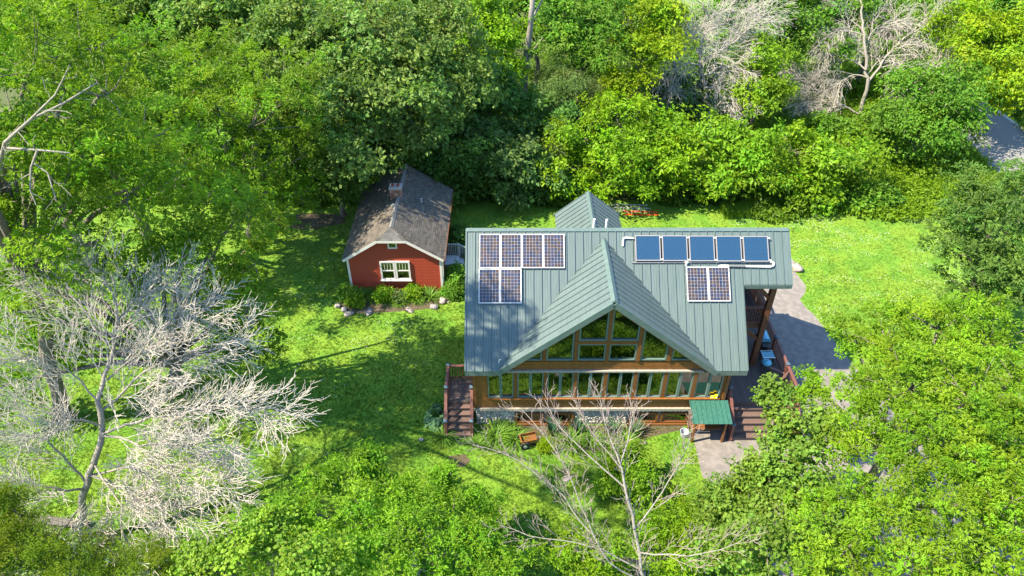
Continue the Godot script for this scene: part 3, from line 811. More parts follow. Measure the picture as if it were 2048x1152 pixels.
	["hickory_tree", "bright leafy tree filling the bottom right corner", "trees on the right", "star", "sun", Vector2(12.2, -12.9), [[11.5,8,-13.9,1.43,1.14],[12.5,9,-13.0,1.68,1.34],[14.1,9,-12.8,1.68,1.34],[14.9,9,-12.2,1.68,1.34],[10.5,7.5,-12.6,1.43,1.14],[11.5,8.5,-11.7,1.68,1.34],[13.1,8.5,-11.3,1.68,1.34],[14.3,8.5,-11.0,1.51,1.21],[9.5,7,-11.9,1.34,1.07],[10.4,6.5,-14.2,1.09,0.87]]],
	["linden_tree", "round-leaved linden with pale bracts in front of the wide deck stairs", "trees at the bottom edge", "heart", "lind", Vector2(9.5, -16.3), [[10.0,7.4,-18.9,0.45,0.9],[10.2,6.8,-17.8,0.75,0.9],[10.9,6.6,-17.0,1.1,0.88],[9.6,6.2,-16.8,0.75,0.6],[11.7,7,-17.9,0.8,0.64],[8.7,5,-15.8,0.95,0.76],[9.9,6.2,-15.2,1.4,1.12],[8.1,4.6,-16.5,0.7,0.56],[8.6,6,-13.6,1.4,1.12],[10.9,6.3,-15.5,1.15,0.92],[7.3,4.8,-14.3,1.1,0.88],[9.2,6.4,-12.6,1.2,0.96],[7.7,4,-16.3,0.5,0.4],[9.0,5.6,-16.6,0.6,0.48],[10.1,6.6,-13.3,1.1,0.88]]],
	["apple_tree", "low leafy tree at the bottom edge left of the bare sapling", "trees at the bottom edge", "oval", "apple", Vector2(-3.9, -16.1), [[-7.2,4.5,-17.3,1.01,0.81],[-5.7,4.8,-17.8,0.7,0.56],[-7.8,4.6,-15.7,1.06,0.85],[-5.8,5,-15.4,1.23,0.98],[-3.8,4.4,-16.2,1.06,0.85],[-4.9,4.2,-17.3,0.79,0.63],[-2.3,4.2,-15.5,1.14,0.91],[-3.9,5,-14.2,1.32,1.06],[-2.5,4.2,-17.5,0.48,0.9],[-1.2,3.4,-16.9,0.79,0.63],[-1.1,4,-14.6,1.14,0.91],[-5.5,5,-13.8,1.23,0.98],[-2.5,4.6,-13.7,1.14,0.91],[-0.2,4,-13.8,1.06,0.85]]],
	["linden_tree", "round-leaved young tree at the bottom edge below the large bare tree", "trees at the bottom edge", "heart", "lind2", Vector2(-8.3, -13.9), [[-7.0,6,-13.2,1.06,0.85],[-8.4,5.8,-13.5,1.06,0.85],[-9.6,5.4,-13.4,0.97,0.78],[-8.1,5.4,-14.7,0.79,0.63],[-6.0,6,-12.7,0.97,0.78],[-10.5,5,-13.3,0.88,0.7]]],
	["cedar_tree", "feathery evergreen in the bottom left corner", "trees at the bottom edge", "fine", "cedar", Vector2(-15.8, -14.4), [[-17.4,6.2,-15.0,0.7,1.2],[-17.3,5.6,-14.2,1.1,0.88],[-16.6,5,-13.8,1.1,0.88],[-15.5,4.4,-14.0,1.1,0.88],[-17.1,5.4,-13.2,1.2,0.96],[-14.1,4,-14.1,1.1,0.88],[-12.5,3.8,-14.0,1,0.8]]],
	["young_tree", "light green shrub beside the bare sapling in the front garden", "shrubs in the front garden", "oval", "bright2", Vector2(5.1, -20.2), [[5.2,1.8,-20.4,0.8,0.64],[4.6,1.3,-19.7,0.8,0.64],[5.6,1.4,-19.3,0.8,0.64]]],
	["young_tree", "leafy shrub growing under the bare sapling at the bottom edge", "shrubs in the front garden", "oval", "bright", Vector2(5.2, -16.0), [[6.5,2.5,-16.6,1.1,0.88],[5.6,2.5,-15.7,1,0.8],[7.1,2.6,-15.9,1,0.8],[6.3,3,-14.8,1.1,0.88],[2.3,2,-15.6,1,0.8],[3.2,2,-15.2,1,0.8]]]
]

# ------------------------------------------------------------------ lodge
const RIDGE := Vector3(0, 8.62, -28.5)
const DOWN := Vector3(0, -0.6606, 0.7508)
const RN := Vector3(0, 0.7508, 0.6606)
const SL := 6.66
const GX := 4.38
const GY := 8.32
const GS := 0.82
const ZF := -24.0

func on_roof(x: float, s: float, h := 0.0) -> Vector3:
	return Vector3(x, RIDGE.y, RIDGE.z) + DOWN * s + RN * h

func valley_s(x: float) -> float:
	return 0.453 + 1.2412 * absf(x - GX)

func lodge() -> void:
	var h := thing("lodge", "large wooden lodge with grey-green metal roof and glazed front gable", "house", Vector3(4.3, 0, -28.5))
	var o := -h.position
	# --- roof
	var st := MB.new()
	var th := -RN * 0.17
	var lay := RN * -0.02
	var A := func(x: float, s: float) -> Vector3: return on_roof(x, s) + lay
	st.prism([A.call(-2.09, 0), A.call(-2.09, SL), A.call(GX - 5.0, SL), A.call(GX, 0.453), A.call(GX, 0)], th)
	st.prism([A.call(GX, 0), A.call(GX, 0.453), A.call(GX + 5.0, SL), A.call(10.8, SL), A.call(10.8, 0)], th)
	st.prism([A.call(10.803, 0), A.call(10.803, 2.66), A.call(13.1, 2.66), A.call(13.1, 0)], th)
	var bn := Vector3(0, 0.552, -0.834)
	var bd := Vector3(0, -0.834, -0.552)
	var r0 := Vector3(0, RIDGE.y, RIDGE.z) - bn * 0.02 + bd * 0.3
	st.prism([Vector3(-2.09, 0, 0) + r0, Vector3(13.1, 0, 0) + r0, Vector3(13.1, 0, 0) + r0 + bd * 5.4, Vector3(-2.09, 0, 0) + r0 + bd * 5.4], -bn * 0.17)
	var cs := 0.7733
	var sn := 0.6341
	for sd in [-1.0, 1.0]:
		var gn := Vector3(sd * sn, cs, 0)
		var dd := gn * -0.02
		st.prism([Vector3(GX, GY, -28.16) + dd, Vector3(GX, GY, -23.5) + dd, Vector3(GX + sd * 5.0, GY - GS * 5.0, -23.5) + dd], gn * -0.17)
		# rear gable
		st.prism([Vector3(4.2, 7.4, -29.9) + dd, Vector3(4.2, 7.4, -33.9) + dd, Vector3(4.2 + sd * 1.75, 5.965, -33.9) + dd, Vector3(4.2 + sd * 1.75, 5.965, -31.5) + dd], gn * -0.12)
	var roof := part(h, "roof", st.mesh(), M.soffit, o)
	# panels of the main slope
	var w := 0.3895
	var x := -2.09
	while x < 13.05:
		var lastx := minf(x + w, 13.1)
		var prof := shifted(seam_profile(lastx - x), x)
		var mesh := profiled(Vector3(0, RIDGE.y, RIDGE.z), Vector3.RIGHT, DOWN, RN, prof, func(_u): return 0.01,
			func(u):
				if u > 10.8: return 2.68
				if absf(u - GX) < 5.0: return minf(valley_s(u), SL + 0.02)
				return SL + 0.02)
		if mesh:
			part(roof, "roof_panel", mesh, M.roof)
		x += w
	# rear slope as one profiled sheet (turned away from view)
	var back := MB.new()
	back.quad(Vector3(-2.09, RIDGE.y, RIDGE.z), Vector3(13.1, RIDGE.y, RIDGE.z), Vector3(13.1, RIDGE.y, RIDGE.z) + bd * 5.7, Vector3(-2.09, RIDGE.y, RIDGE.z) + bd * 5.7)
	part(roof, "rear_slope", back.mesh(), M.roof)
	# gable panels
	for sd in [-1.0, 1.0]:
		var gs := Vector3(sd * cs, -sn, 0)
		var gn := Vector3(sd * sn, cs, 0)
		var z := -23.48
		while z > -28.1:
			var prof := shifted(seam_profile(w), z - w)
			var mesh := profiled(Vector3(GX, GY, 0), Vector3(0, 0, 1), gs, gn, prof, func(_u): return 0.01,
				func(u): return clampf((4.4 * (u + 28.5) / 5.0 - 0.3) / GS / cs, 0.0, 6.47))
			if mesh:
				part(roof, "roof_panel", mesh, M.roof)
			z -= w
		z = -33.92
		while z < -30.0:
			var prof := shifted(seam_profile(w), z)
			var mesh := profiled(Vector3(4.2, 7.4, 0), Vector3(0, 0, 1), gs, gn, prof, func(_u): return 0.04, func(_u): return 2.27)
			part(roof, "roof_panel", mesh, M.roof)
			z += w
	# ridge caps
	var cap := MB.new()
	cap.prism([Vector3(-2.1, 8.68, -28.5), Vector3(-2.1, 8.575, -28.36), Vector3(-2.1, 8.575, -28.64)], Vector3(15.21, 0, 0))
	part(roof, "ridge_cap", cap.mesh(), M.trim)
	cap = MB.new()
	cap.prism([Vector3(GX, GY + 0.065, -23.47), Vector3(GX - 0.15, GY - 0.07, -23.47), Vector3(GX + 0.15, GY - 0.07, -23.47)], Vector3(0, 0, -4.6))
	part(roof, "ridge_cap", cap.mesh(), M.trim)
	cap = MB.new()
	cap.prism([Vector3(4.2, 7.46, -33.93), Vector3(4.07, 7.34, -33.93), Vector3(4.33, 7.34, -33.93)], Vector3(0, 0, 4.0))
	part(roof, "ridge_cap", cap.mesh(), M.trim)
	# eaves and rakes
	var fa := func(a: Vector3, b: Vector3, hh: float, thk := 0.035) -> void:
		bar(roof, "fascia", a, b, thk, hh, M.trim)
	fa.call(Vector3(-2.1, 4.07, -23.49), Vector3(GX - 5.05, 4.07, -23.49), 0.3)
	fa.call(Vector3(GX + 5.05, 4.07, -23.49), Vector3(10.81, 4.07, -23.49), 0.3)
	var e1 := on_roof(0, 2.69)
	fa.call(Vector3(10.82, e1.y - 0.12, e1.z + 0.01), Vector3(13.12, e1.y - 0.12, e1.z + 0.01), 0.22)
	fa.call(on_roof(-2.11, 0.0, -0.1), on_roof(-2.11, SL, -0.1), 0.24)
	fa.call(on_roof(13.12, 0.0, -0.1), on_roof(13.12, 2.68, -0.1), 0.24)
	fa.call(on_roof(10.82, 2.72, -0.1), on_roof(10.82, SL, -0.1), 0.24)
	for sd in [-1.0, 1.0]:
		var a := Vector3(GX, GY - 0.17, -23.46)
		var b := Vector3(GX + sd * 5.03, GY - 0.17 - GS * 5.03, -23.46)
		bar(roof, "rake_board", a, b, 0.05, 0.28, M.trim, Vector3(0, 1, 0))
		bar(roof, "rake_board", Vector3(4.2, 7.3, -33.93), Vector3(4.2 + sd * 1.8, 7.3 - GS * 1.8, -33.93), 0.04, 0.18, M.trim)
		var c := Vector3(GX, GY - 0.36, -23.52)
		bar(roof, "soffit_board", c, Vector3(GX + sd * 4.8, c.y - GS * 4.8, -23.52), 0.03, 0.12, M.woodv)
	# white vent pipes and a small white bracket
	for q in [[4.02, 7.9, -29.3, 0.75], [4.62, 7.9, -29.3, 0.72]]:
		st = MB.new()
		st.tube([Vector3(0, -0.2, 0), Vector3(0, q[3], 0)], [0.055, 0.055], 10)
		part(roof, "vent_pipe", st.mesh(), M.white, Vector3(q[0], q[1], q[2]))
	st = MB.new()
	var pa := on_roof(-0.55, 6.3, 0.0)
	st.tube([pa, pa + Vector3(0.02, 0.2, 0), pa + Vector3(0.1, 0.26, 0.06)], [0.03, 0.03, 0.025], 6)
	part(roof, "lightning_rod", st.mesh(), M.white)
	# --- body
	st = MB.new()
	st.box(Vector3(4.23, 2.62, -27.6), Vector3(11.9, 2.76, 7.15))
	var gp := [Vector3(GX - 4.75, 4.0, -24.03), Vector3(GX, 7.9, -24.03), Vector3(GX + 4.75, 4.0, -24.03)]
	st.prism(gp, Vector3(0, 0, -0.15))
	st.box(Vector3(4.2, 3.0, -32.4), Vector3(3.0, 5.8, 2.6))
	# gable ends under the main roof
	for xe in [-1.7, 10.15]:
		st.prism([Vector3(xe, 4.0, -24.2), Vector3(xe, 8.2, -28.5), Vector3(xe, 4.0, -31.1)], Vector3(0.12 if xe > 0.0 else -0.12, 0, 0))
	part(h, "wall", st.mesh(), M.wood, o)
	st = MB.new()
	st.box(Vector3(4.23, 0.6, -27.6), Vector3(11.84, 1.3, 7.1))
	part(h, "foundation", st.mesh(), M.stucco, o)
	# field-stone facing of the low front wall, set round the cellar windows
	st = MB.new()
	var r := RandomNumberGenerator.new()
	r.seed = 31
	var yy := 0.02
	while yy < 1.0:
		var xx := -1.72
		while xx < 10.15:
			var sw := r.randf_range(0.11, 0.21)
			var sh := r.randf_range(0.1, 0.16)
			var cx := xx + sw * 0.5
			var cy := yy + r.randf_range(-0.02, 0.03)
			var hole := (cx > 0.12 and cx < 3.2 and cy < 0.84) or (cx > 5.75 and cx < 8.82 and cy < 0.84)
			if not hole and cy + sh * 0.5 < 1.03:
				var g := r.randf_range(0.22, 0.48)
				var wm := r.randf_range(0.82, 1.0)
				dome(st, Vector3(cx, cy + sh * 0.4, -24.04), sw * 0.56, sh * 0.62, r.randf_range(0.05, 0.1), Color(g, g * (0.9 + 0.1 * wm) * 0.96, g * wm * 0.9), r)
			xx += sw
		yy += 0.125
	var sf := part(h, "stone_facing", st.mesh(), M.vc_stone, o)
	sf.set_meta("kind", "stuff")
	# pale ledge above the stones, pale band between the storeys
	bpart(h, "ledge", Vector3(4.22, 1.17, -23.95) + o, Vector3(12.06, 0.14, 0.17), M.flash)
	bpart(h, "band", Vector3(4.25, 3.77, -23.93) + o, Vector3(9.4, 0.08, 0.13), M.flash)
	# horizontal boards
	for k in 4:
		bpart(h, "siding_board", Vector3(4.23, 1.325 + 0.162 * k, -23.995) + o, Vector3(11.94, 0.154, 0.06 + 0.008 * (k % 2)), M.wood)
	for k in 3:
		var y := 3.925 + 0.162 * k
		var half := (GY - 0.42 - y) / GS - 0.25
		bpart(h, "siding_board", Vector3(GX, y, -23.995) + o, Vector3(2.0 * half, 0.154, 0.06 + 0.008 * (k % 2)), M.wood)
	for k in 14:
		for xx in [[-1.42, 0.62], [10.07, 0.26]]:
			bpart(h, "siding_board", Vector3(xx[0], 1.97 + 0.13 * k, -23.998) + o, Vector3(xx[1], 0.123, 0.055 + 0.006 * (k % 2)), M.wood)
	bpart(h, "corner_board", Vector3(-1.72, 2.5, -23.97) + o, Vector3(0.16, 2.5, 0.14), M.woodv)
	bpart(h, "corner_board", Vector3(10.2, 2.5, -23.97) + o, Vector3(0.14, 2.5, 0.14), M.woodv)
	# side boards on the right wall
	for k in 17:
		bpart(h, "siding_board", Vector3(10.2, 1.35 + 0.16 * k, -27.6) + o, Vector3(0.05 + 0.006 * (k % 2), 0.152, 7.1), M.wood)
	# --- main row of windows: eight pairs between posts
	for k in 8:
		var x0 := -1.1 + 1.407 * k
		var mid := x0 + 0.61
		window(h, shift_pts(rect(x0, 1.98, mid - 0.005, 3.69), o), ZF + o.z - 0.02, 0.06, 0.09, M.frame)
		window(h, shift_pts(rect(mid + 0.005, 1.98, x0 + 1.22, 3.69), o), ZF + o.z - 0.02, 0.06, 0.09, M.frame)
		if k < 7:
			bpart(h, "post", Vector3(x0 + 1.3135, 2.83, -23.97) + o, Vector3(0.175, 1.76, 0.13), M.woodv)
	bpart(h, "sill", Vector3(4.45, 1.945, -23.93) + o, Vector3(11.1, 0.06, 0.2), M.wood)
	# --- gable windows
	var rake := func(xv: float) -> float: return GY - 0.62 - GS * absf(xv - GX)
	var gw := [[0.55, 1.42], [1.62, 2.84], [5.92, 7.12], [7.34, 8.25]]
	for q in gw:
		var y0 := 4.44
		var p := []
		for xv in [q[0], q[1]]:
			var yt: float = rake.call(xv)
			p.append(Vector2(xv, maxf(yt, y0 + 0.12)))
		window(h, shift_pts([p[0], p[1], Vector2(q[1], y0), Vector2(q[0], y0)], o), ZF + o.z - 0.02, 0.07, 0.09, M.frame)
	for sd in [-1.0, 1.0]:
		var xa: float = GX + sd * 0.08
		var xb: float = GX + sd * 1.33
		var l := minf(xa, xb)
		var rr := maxf(xa, xb)
		window(h, shift_pts(rect(l, 4.44, rr, 5.46), o), ZF + o.z - 0.02, 0.07, 0.09, M.frame)
		window(h, shift_pts([Vector2(l, rake.call(l)), Vector2(rr, rake.call(rr)), Vector2(rr, 5.66), Vector2(l, 5.66)], o), ZF + o.z - 0.02, 0.07, 0.09, M.frame)
		bpart(h, "rail", Vector3((l + rr) * 0.5, 5.56, -23.97) + o, Vector3(rr - l, 0.19, 0.12), M.woodv)
		for q in [1.43, 2.85, 3.93]:
			var xp: float = GX + sd * q
			var yt: float = rake.call(xp) + 0.12
			if yt - 4.42 > 0.1:
				bpart(h, "post", Vector3(xp, (4.42 + yt) * 0.5, -23.96) + o, Vector3(0.18, yt - 4.42, 0.12), M.woodv)
		bar(h, "rake_trim", Vector3(GX, GY - 0.52, -23.95) + o, Vector3(GX + sd * 4.6, GY - 0.52 - GS * 4.6, -23.95) + o, 0.14, 0.16, M.woodv)
	bpart(h, "post", Vector3(GX, 6.1, -23.955) + o, Vector3(0.16, 3.4, 0.13), M.woodv)
	# --- cellar windows
	for q in [[0.2, 1.62], [1.72, 3.1], [5.84, 7.25], [7.35, 8.74]]:
		window(h, shift_pts(rect(q[0], 0.12, q[1], 0.84), o), ZF + o.z - 0.02, 0.11, 0.08, M.woodv)
	for q in [1.66, 7.29]:
		bpart(h, "sill", Vector3(q, 0.07, -23.93) + o, Vector3(3.1, 0.07, 0.12), M.woodv)
	# --- side door wall, gallery post and braces
	bpart(h, "post", Vector3(12.47, 4.0, -26.9) + o, Vector3(0.26, 5.5, 0.26), M.timber)
	bar(h, "brace", Vector3(12.47, 5.6, -26.9) + o, Vector3(11.4, 6.75, -26.9) + o, 0.16, 0.18, M.timber)
	bar(h, "brace", Vector3(12.47, 3.0, -26.9) + o, Vector3(11.5, 3.75, -26.9) + o, 0.16, 0.18, M.timber)
	bar(h, "beam", Vector3(10.25, 6.78, -26.88) + o, Vector3(13.0, 6.78, -26.88) + o, 0.2, 0.24, M.timber)
	bpart(h, "post", Vector3(12.47, 2.6, -31.2) + o, Vector3(0.26, 2.75, 0.26), M.timber)
	# --- upper balcony
	var bal := part(h, "balcony", box_mesh(Vector3(2.3, 0.22, 4.5)), M.timber, Vector3(11.4, 3.82, -29.25) + o)
	var bo := -(bal.position + h.position)
	for k in 16:
		bpart(bal, "deck_board", Vector3(10.3 + 0.14 * k, 3.945, -29.25) + bo, Vector3(0.132, 0.03, 4.52), M.deck if k % 2 else M.deck2)
	rail_run(bal, Vector3(10.3, 3.95, -27.0) + bo, Vector3(12.36, 3.95, -27.0) + bo, 1.08)
	rail_run(bal, Vector3(12.47, 3.95, -27.1) + bo, Vector3(12.47, 3.95, -31.4) + bo, 1.08)

func shift_pts(p: Array, o: Vector3) -> Array:
	var a := []
	for q in p:
		a.append(Vector2(q.x + o.x, q.y + o.y))
	return a

func dome(st: MB, at: Vector3, rx: float, ry: float, h: float, col: Color, r: RandomNumberGenerator) -> void:
	var n := 7
	var rim := []
	var mid := []
	for i in n:
		var a := TAU * i / n
		var k := r.randf_range(0.85, 1.1)
		rim.append(at + Vector3(cos(a) * rx * k, sin(a) * ry * k, 0))
		mid.append(at + Vector3(cos(a) * rx * k * 0.68, sin(a) * ry * k * 0.68, h * 0.85))
	var top := at + Vector3(0, 0, h)
	for i in n:
		var j := (i + 1) % n
		st.quad(rim[j], rim[i], mid[i], mid[j], col)
		st.tri(mid[j], mid[i], top, col)

func rail_run(parent: Node3D, a: Vector3, b: Vector3, h: float, caps := false) -> void:
	bar(parent, "top_rail", a + Vector3(0, h, 0), b + Vector3(0, h, 0), 0.14, 0.05, M.rail)
	bar(parent, "bottom_rail", a + Vector3(0, 0.12, 0), b + Vector3(0, 0.12, 0), 0.06, 0.08, M.rail)
	var n := int(a.distance_to(b) / 0.125)
	for i in range(1, n):
		var p := a.lerp(b, float(i) / n)
		bpart(parent, "baluster", p + Vector3(0, h * 0.5 + 0.04, 0), Vector3(0.035, snappedf(h - 0.14, 0.01), 0.035), M.rail)

func rail_post(parent: Node3D, at: Vector3, h: float) -> void:
	var p := bpart(parent, "rail_post", at + Vector3(0, h * 0.5, 0), Vector3(0.13, h, 0.13), M.rail)
	var st := MB.new()
	var s := 0.095
	st.box(Vector3(0, 0.02, 0), Vector3(s * 2, 0.04, s * 2))
	for k in 4:
		var a := TAU * (k + 0.5) / 4.0
		var b := TAU * (k + 1.5) / 4.0
		st.tri(Vector3(cos(a), 0, sin(a)) * s * 1.414 + Vector3(0, 0.04, 0), Vector3(cos(b), 0, sin(b)) * s * 1.414 + Vector3(0, 0.04, 0), Vector3(0, 0.11, 0))
	if not shared.has("postcap"):
		shared["postcap"] = st.mesh()
	part(p, "post_cap", shared["postcap"], M.cap, Vector3(0, h * 0.5, 0))

func decks() -> void:
	# --- small deck at the left end
	var d := thing("wooden_deck", "small brown deck with five narrow steps at the left end of the lodge", "deck", Vector3(-2.5, 0, -24.6), 0.0, "wooden decks of the lodge")
	var o := -d.position
	for k in 9:
		bpart(d, "deck_board", Vector3(-3.03 + 0.146 * k, 1.225, -25.13) + o, Vector3(0.138, 0.04, 1.55), M.deck if k % 2 else M.deck2)
	bpart(d, "rim_joist", Vector3(-2.45, 1.1, -24.37) + o, Vector3(1.28, 0.2, 0.04), M.tread)
	bpart(d, "rim_joist", Vector3(-3.12, 1.1, -25.13) + o, Vector3(0.04, 0.2, 1.55), M.tread)
	for k in 5:
		var y := 1.04 - 0.208 * k
		var z := -24.23 + 0.25 * k
		bpart(d, "tread", Vector3(-2.5, y, z) + o, Vector3(1.2, 0.04, 0.27), M.tread)
		bpart(d, "riser", Vector3(-2.5, y - 0.105, z + 0.1) + o, Vector3(1.16, 0.165, 0.02), M.deck)
	for xx in [-3.13, -1.87]:
		bar(d, "stringer", Vector3(xx, 1.08, -24.3) + o, Vector3(xx, 0.06, -23.08) + o, 0.06, 0.28, M.tread)
	for q in [[-3.13, -25.88], [-3.13, -24.36], [-1.9, -24.36]]:
		rail_post(d, Vector3(q[0], 0.0, q[1]) + o, 2.26)
	for q in [[-3.15, -23.22], [-1.9, -23.22]]:
		rail_post(d, Vector3(q[0], 0.0, q[1]) + o, 1.12)
	rail_run(d, Vector3(-3.07, 1.25, -25.88) + o, Vector3(-1.78, 1.25, -25.88) + o, 0.95)
	rail_run(d, Vector3(-3.13, 1.25, -25.8) + o, Vector3(-3.13, 1.25, -24.44) + o, 0.95)
	rail_run(d, Vector3(-3.14, 1.15, -24.29) + o, Vector3(-3.15, 0.05, -23.28) + o, 1.0)
	rail_run(d, Vector3(-1.9, 1.15, -24.29) + o, Vector3(-1.9, 0.05, -23.28) + o, 1.0)
	rail_run(d, Vector3(-1.83, 1.25, -24.36) + o, Vector3(-1.66, 1.25, -24.36) + o, 0.95)
	# --- long deck along the right side
	d = thing("wooden_deck", "long dark deck with wide stairs along the right side of the lodge", "deck", Vector3(12.1, 0, -28.0), 0.0, "wooden decks of the lodge")
	o = -d.position
	for k in 25:
		bpart(d, "deck_board", Vector3(10.32 + 0.146 * k, 1.225, -28.65) + o, Vector3(0.136, 0.04, 8.7), M.deck if k % 3 else M.deck2)
	bpart(d, "rim_joist", Vector3(12.1, 1.1, -24.29) + o, Vector3(3.6, 0.2, 0.04), M.tread)
	bpart(d, "rim_joist", Vector3(13.9, 1.1, -28.65) + o, Vector3(0.04, 0.2, 8.7), M.tread)
	for z in [-32.8, -30.0, -27.2, -24.5]:
		for xx in [10.6, 13.7]:
			bpart(d, "footing", Vector3(xx, 0.55, z) + o, Vector3(0.14, 1.1, 0.14), M.tread)
	for k in 5:
		var y := 1.04 - 0.208 * k
		var z := -24.14 + 0.27 * k
		bpart(d, "tread", Vector3(12.22, y, z) + o, Vector3(3.02, 0.04, 0.29), M.tread)
		bpart(d, "riser", Vector3(12.22, y - 0.105, z + 0.11) + o, Vector3(2.98, 0.165, 0.02), M.deck)
	for xx in [10.66, 13.78]:
		bar(d, "stringer", Vector3(xx, 1.08, -24.26) + o, Vector3(xx, 0.06, -22.92) + o, 0.06, 0.28, M.rail)
	for z in [-32.95, -30.2, -27.9, -25.9]:
		rail_post(d, Vector3(13.82, 0.0, z) + o, 2.26)
	rail_post(d, Vector3(13.8, 0.0, -24.3) + o, 2.26)
	rail_post(d, Vector3(13.78, 0.0, -22.95) + o, 1.12)
	rail_post(d, Vector3(10.58, 0.0, -24.3) + o, 2.26)
	rail_post(d, Vector3(10.62, 0.0, -22.95) + o, 1.12)
	var zs := [-32.95, -30.2, -27.9, -25.9, -24.3]
	for i in 4:
		rail_run(d, Vector3(13.82, 1.25, zs[i] + 0.08) + o, Vector3(13.82, 1.25, zs[i + 1] - 0.08) + o, 0.95)
	rail_run(d, Vector3(13.8, 1.15, -24.22) + o, Vector3(13.78, 0.05, -23.0) + o, 1.0)
	rail_run(d, Vector3(10.58, 1.15, -24.22) + o, Vector3(10.62, 0.05, -23.0) + o, 1.0)

# ------------------------------------------------------------------ panels on the roof
func roof_basis() -> Basis:
	return Basis(Vector3.RIGHT, RN, DOWN * 1.0)

func solar_things() -> void:
	var r := RandomNumberGenerator.new()
	r.seed = 77
	var pw := 0.985
	var ph := 1.63
	var spots := [
		[-1.47, 0.28, "top row, leftmost of the four solar panels near the ridge", 0], [-0.47, 0.28, "second from left of the four solar panels near the ridge", 1],
		[0.53, 0.28, "third from left of the four solar panels near the ridge", 2], [1.53, 0.28, "top row, rightmost of the four solar panels near the ridge", 3],
		[-1.49, 1.94, "lower left solar panel of the pair under the row of four", 0], [-0.49, 1.94, "lower right solar panel of the pair under the row of four", 1],
		[8.17, 1.86, "left solar panel of the pair below the blue collectors", 2], [9.18, 1.86, "right solar panel of the pair below the blue collectors", 3]]
	for q in spots:
		var t := thing("photovoltaic_module", "white-framed " + q[2], "solar panel", on_roof(q[0], q[1], 0.09), 0.0, "solar panels on the lodge roof")
		t.basis = roof_basis()
		# frame of four bars
		for b in [[pw / 2, 0.018, pw, 0.036], [pw / 2, ph - 0.018, pw, 0.036]]:
			bpart(t, "frame", Vector3(b[0], 0.02, b[1]), Vector3(b[2], 0.045, b[3]), M.pvframe)
		for xx in [0.018, pw - 0.018]:
			bpart(t, "frame", Vector3(xx, 0.0205, ph / 2), Vector3(0.036, 0.044, ph - 0.072), M.pvframe)
		bpart(t, "backsheet", Vector3(pw / 2, 0.015, ph / 2), Vector3(pw - 0.08, 0.02, ph - 0.08), M.backsheet)
		var st := MB.new()
		var cw := (pw - 0.09) / 6.0
		var ch := (ph - 0.09) / 10.0
		for i in 6:
			for j in 10:
				var g := r.randf_range(0.75, 1.2)
				var col := Color(0.02, 0.026, 0.06).lerp(Color(0.05, 0.031, 0.025), clampf(r.randf() * 1.25 - 0.15, 0.0, 1.0)) * g
				var x0 := 0.045 + cw * i + 0.004
				var z0 := 0.045 + ch * j + 0.004
				# three strips of cell between two bus bars
				for k in 3:
					var a := x0 + (cw - 0.008) * k / 3.0 + 0.001
					var b := x0 + (cw - 0.008) * (k + 1) / 3.0 - 0.001
					var y := 0.0285
					st.quad(Vector3(a, y, z0), Vector3(b, y, z0), Vector3(b, y, z0 + ch - 0.008), Vector3(a, y, z0 + ch - 0.008), col)
		var cells := part(t, "cells", st.mesh(), M.cell)
		cells.set_meta("kind", "stuff")
		for z in [0.35, 1.28]:
			bpart(t, "mounting_rail", Vector3(pw / 2, -0.045, z), Vector3(pw + 0.06, 0.06, 0.04), M.alu)
	# five flat collectors
	for k in 5:
		var names := ["first from the left", "second from the left", "middle one", "fourth from the left", "last on the right"]
		var t := thing("solar_collector", "flat blue water-heating collector, %s of the row of five" % names[k], "solar collector", on_roof(5.82 + 1.262 * k, 0.36 + 0.012 * k, 0.1), 0.0, "row of blue collectors")
		t.basis = roof_basis()
		var w := 1.17
		var l := 1.22
		for b in [[w / 2, 0.02, w, 0.04], [w / 2, l - 0.02, w, 0.04]]:
			bpart(t, "frame", Vector3(b[0], 0.04, b[1]), Vector3(b[2], 0.1, b[3]), M.alu_frame)
		for xx in [0.02, w - 0.02]:
			bpart(t, "frame", Vector3(xx, 0.0405, l / 2), Vector3(0.04, 0.099, l - 0.08), M.alu_frame)
		bpart(t, "absorber", Vector3(w / 2, 0.06, l / 2), Vector3(w - 0.08, 0.03, l - 0.08), M.collector)
		for z in [0.1, l - 0.06]:
			var st := MB.new()
			st.tube([Vector3(w - 0.005, 0.05, z), Vector3(w + 0.097, 0.05, z)], [0.035, 0.035], 8)
			part(t, "coupling", st.mesh(), M.white)
		for z in [0.25, l - 0.2]:
			bpart(t, "mounting_rail", Vector3(w / 2 + 0.04, -0.05, z), Vector3(w + 0.085, 0.08, 0.05), M.black)
	bpart_thing("mounting_rail", "dark rail under the lower edge of the blue collectors", "rail", on_roof(8.95, 1.64, 0.06), Vector3(6.6, 0.06, 0.06), M.alu_dark, roof_basis())
	# lagged pipes
	var st2 := MB.new()
	st2.tube([on_roof(5.76, 0.48, 0.1), on_roof(5.4, 0.46, 0.1), on_roof(5.3, 0.48, 0.1), on_roof(5.27, 0.58, 0.1), on_roof(5.25, 0.86, 0.09)], [0.045, 0.045, 0.045, 0.045, 0.045], 8)
	one("insulated_pipe", st2.mesh(), M.white, "short white elbow pipe left of the blue collectors", "pipe", Vector3.ZERO, 0.0, "white pipes on the roof")
	st2 = MB.new()
	st2.tube([on_roof(12.1, 1.62, 0.1), on_roof(12.22, 1.64, 0.1), on_roof(12.27, 1.7, 0.1), on_roof(12.25, 1.8, 0.1), on_roof(12.1, 1.86, 0.1), on_roof(9.8, 1.81, 0.1), on_roof(9.7, 1.84, 0.08), on_roof(9.66, 1.92, 0.04)], [0.05, 0.05, 0.05, 0.05, 0.05, 0.05, 0.05, 0.05], 8)
	var lp := thing("insulated_pipe", "long white pipe hooking back under the blue collectors", "pipe", Vector3.ZERO, 0.0, "white pipes on the roof")
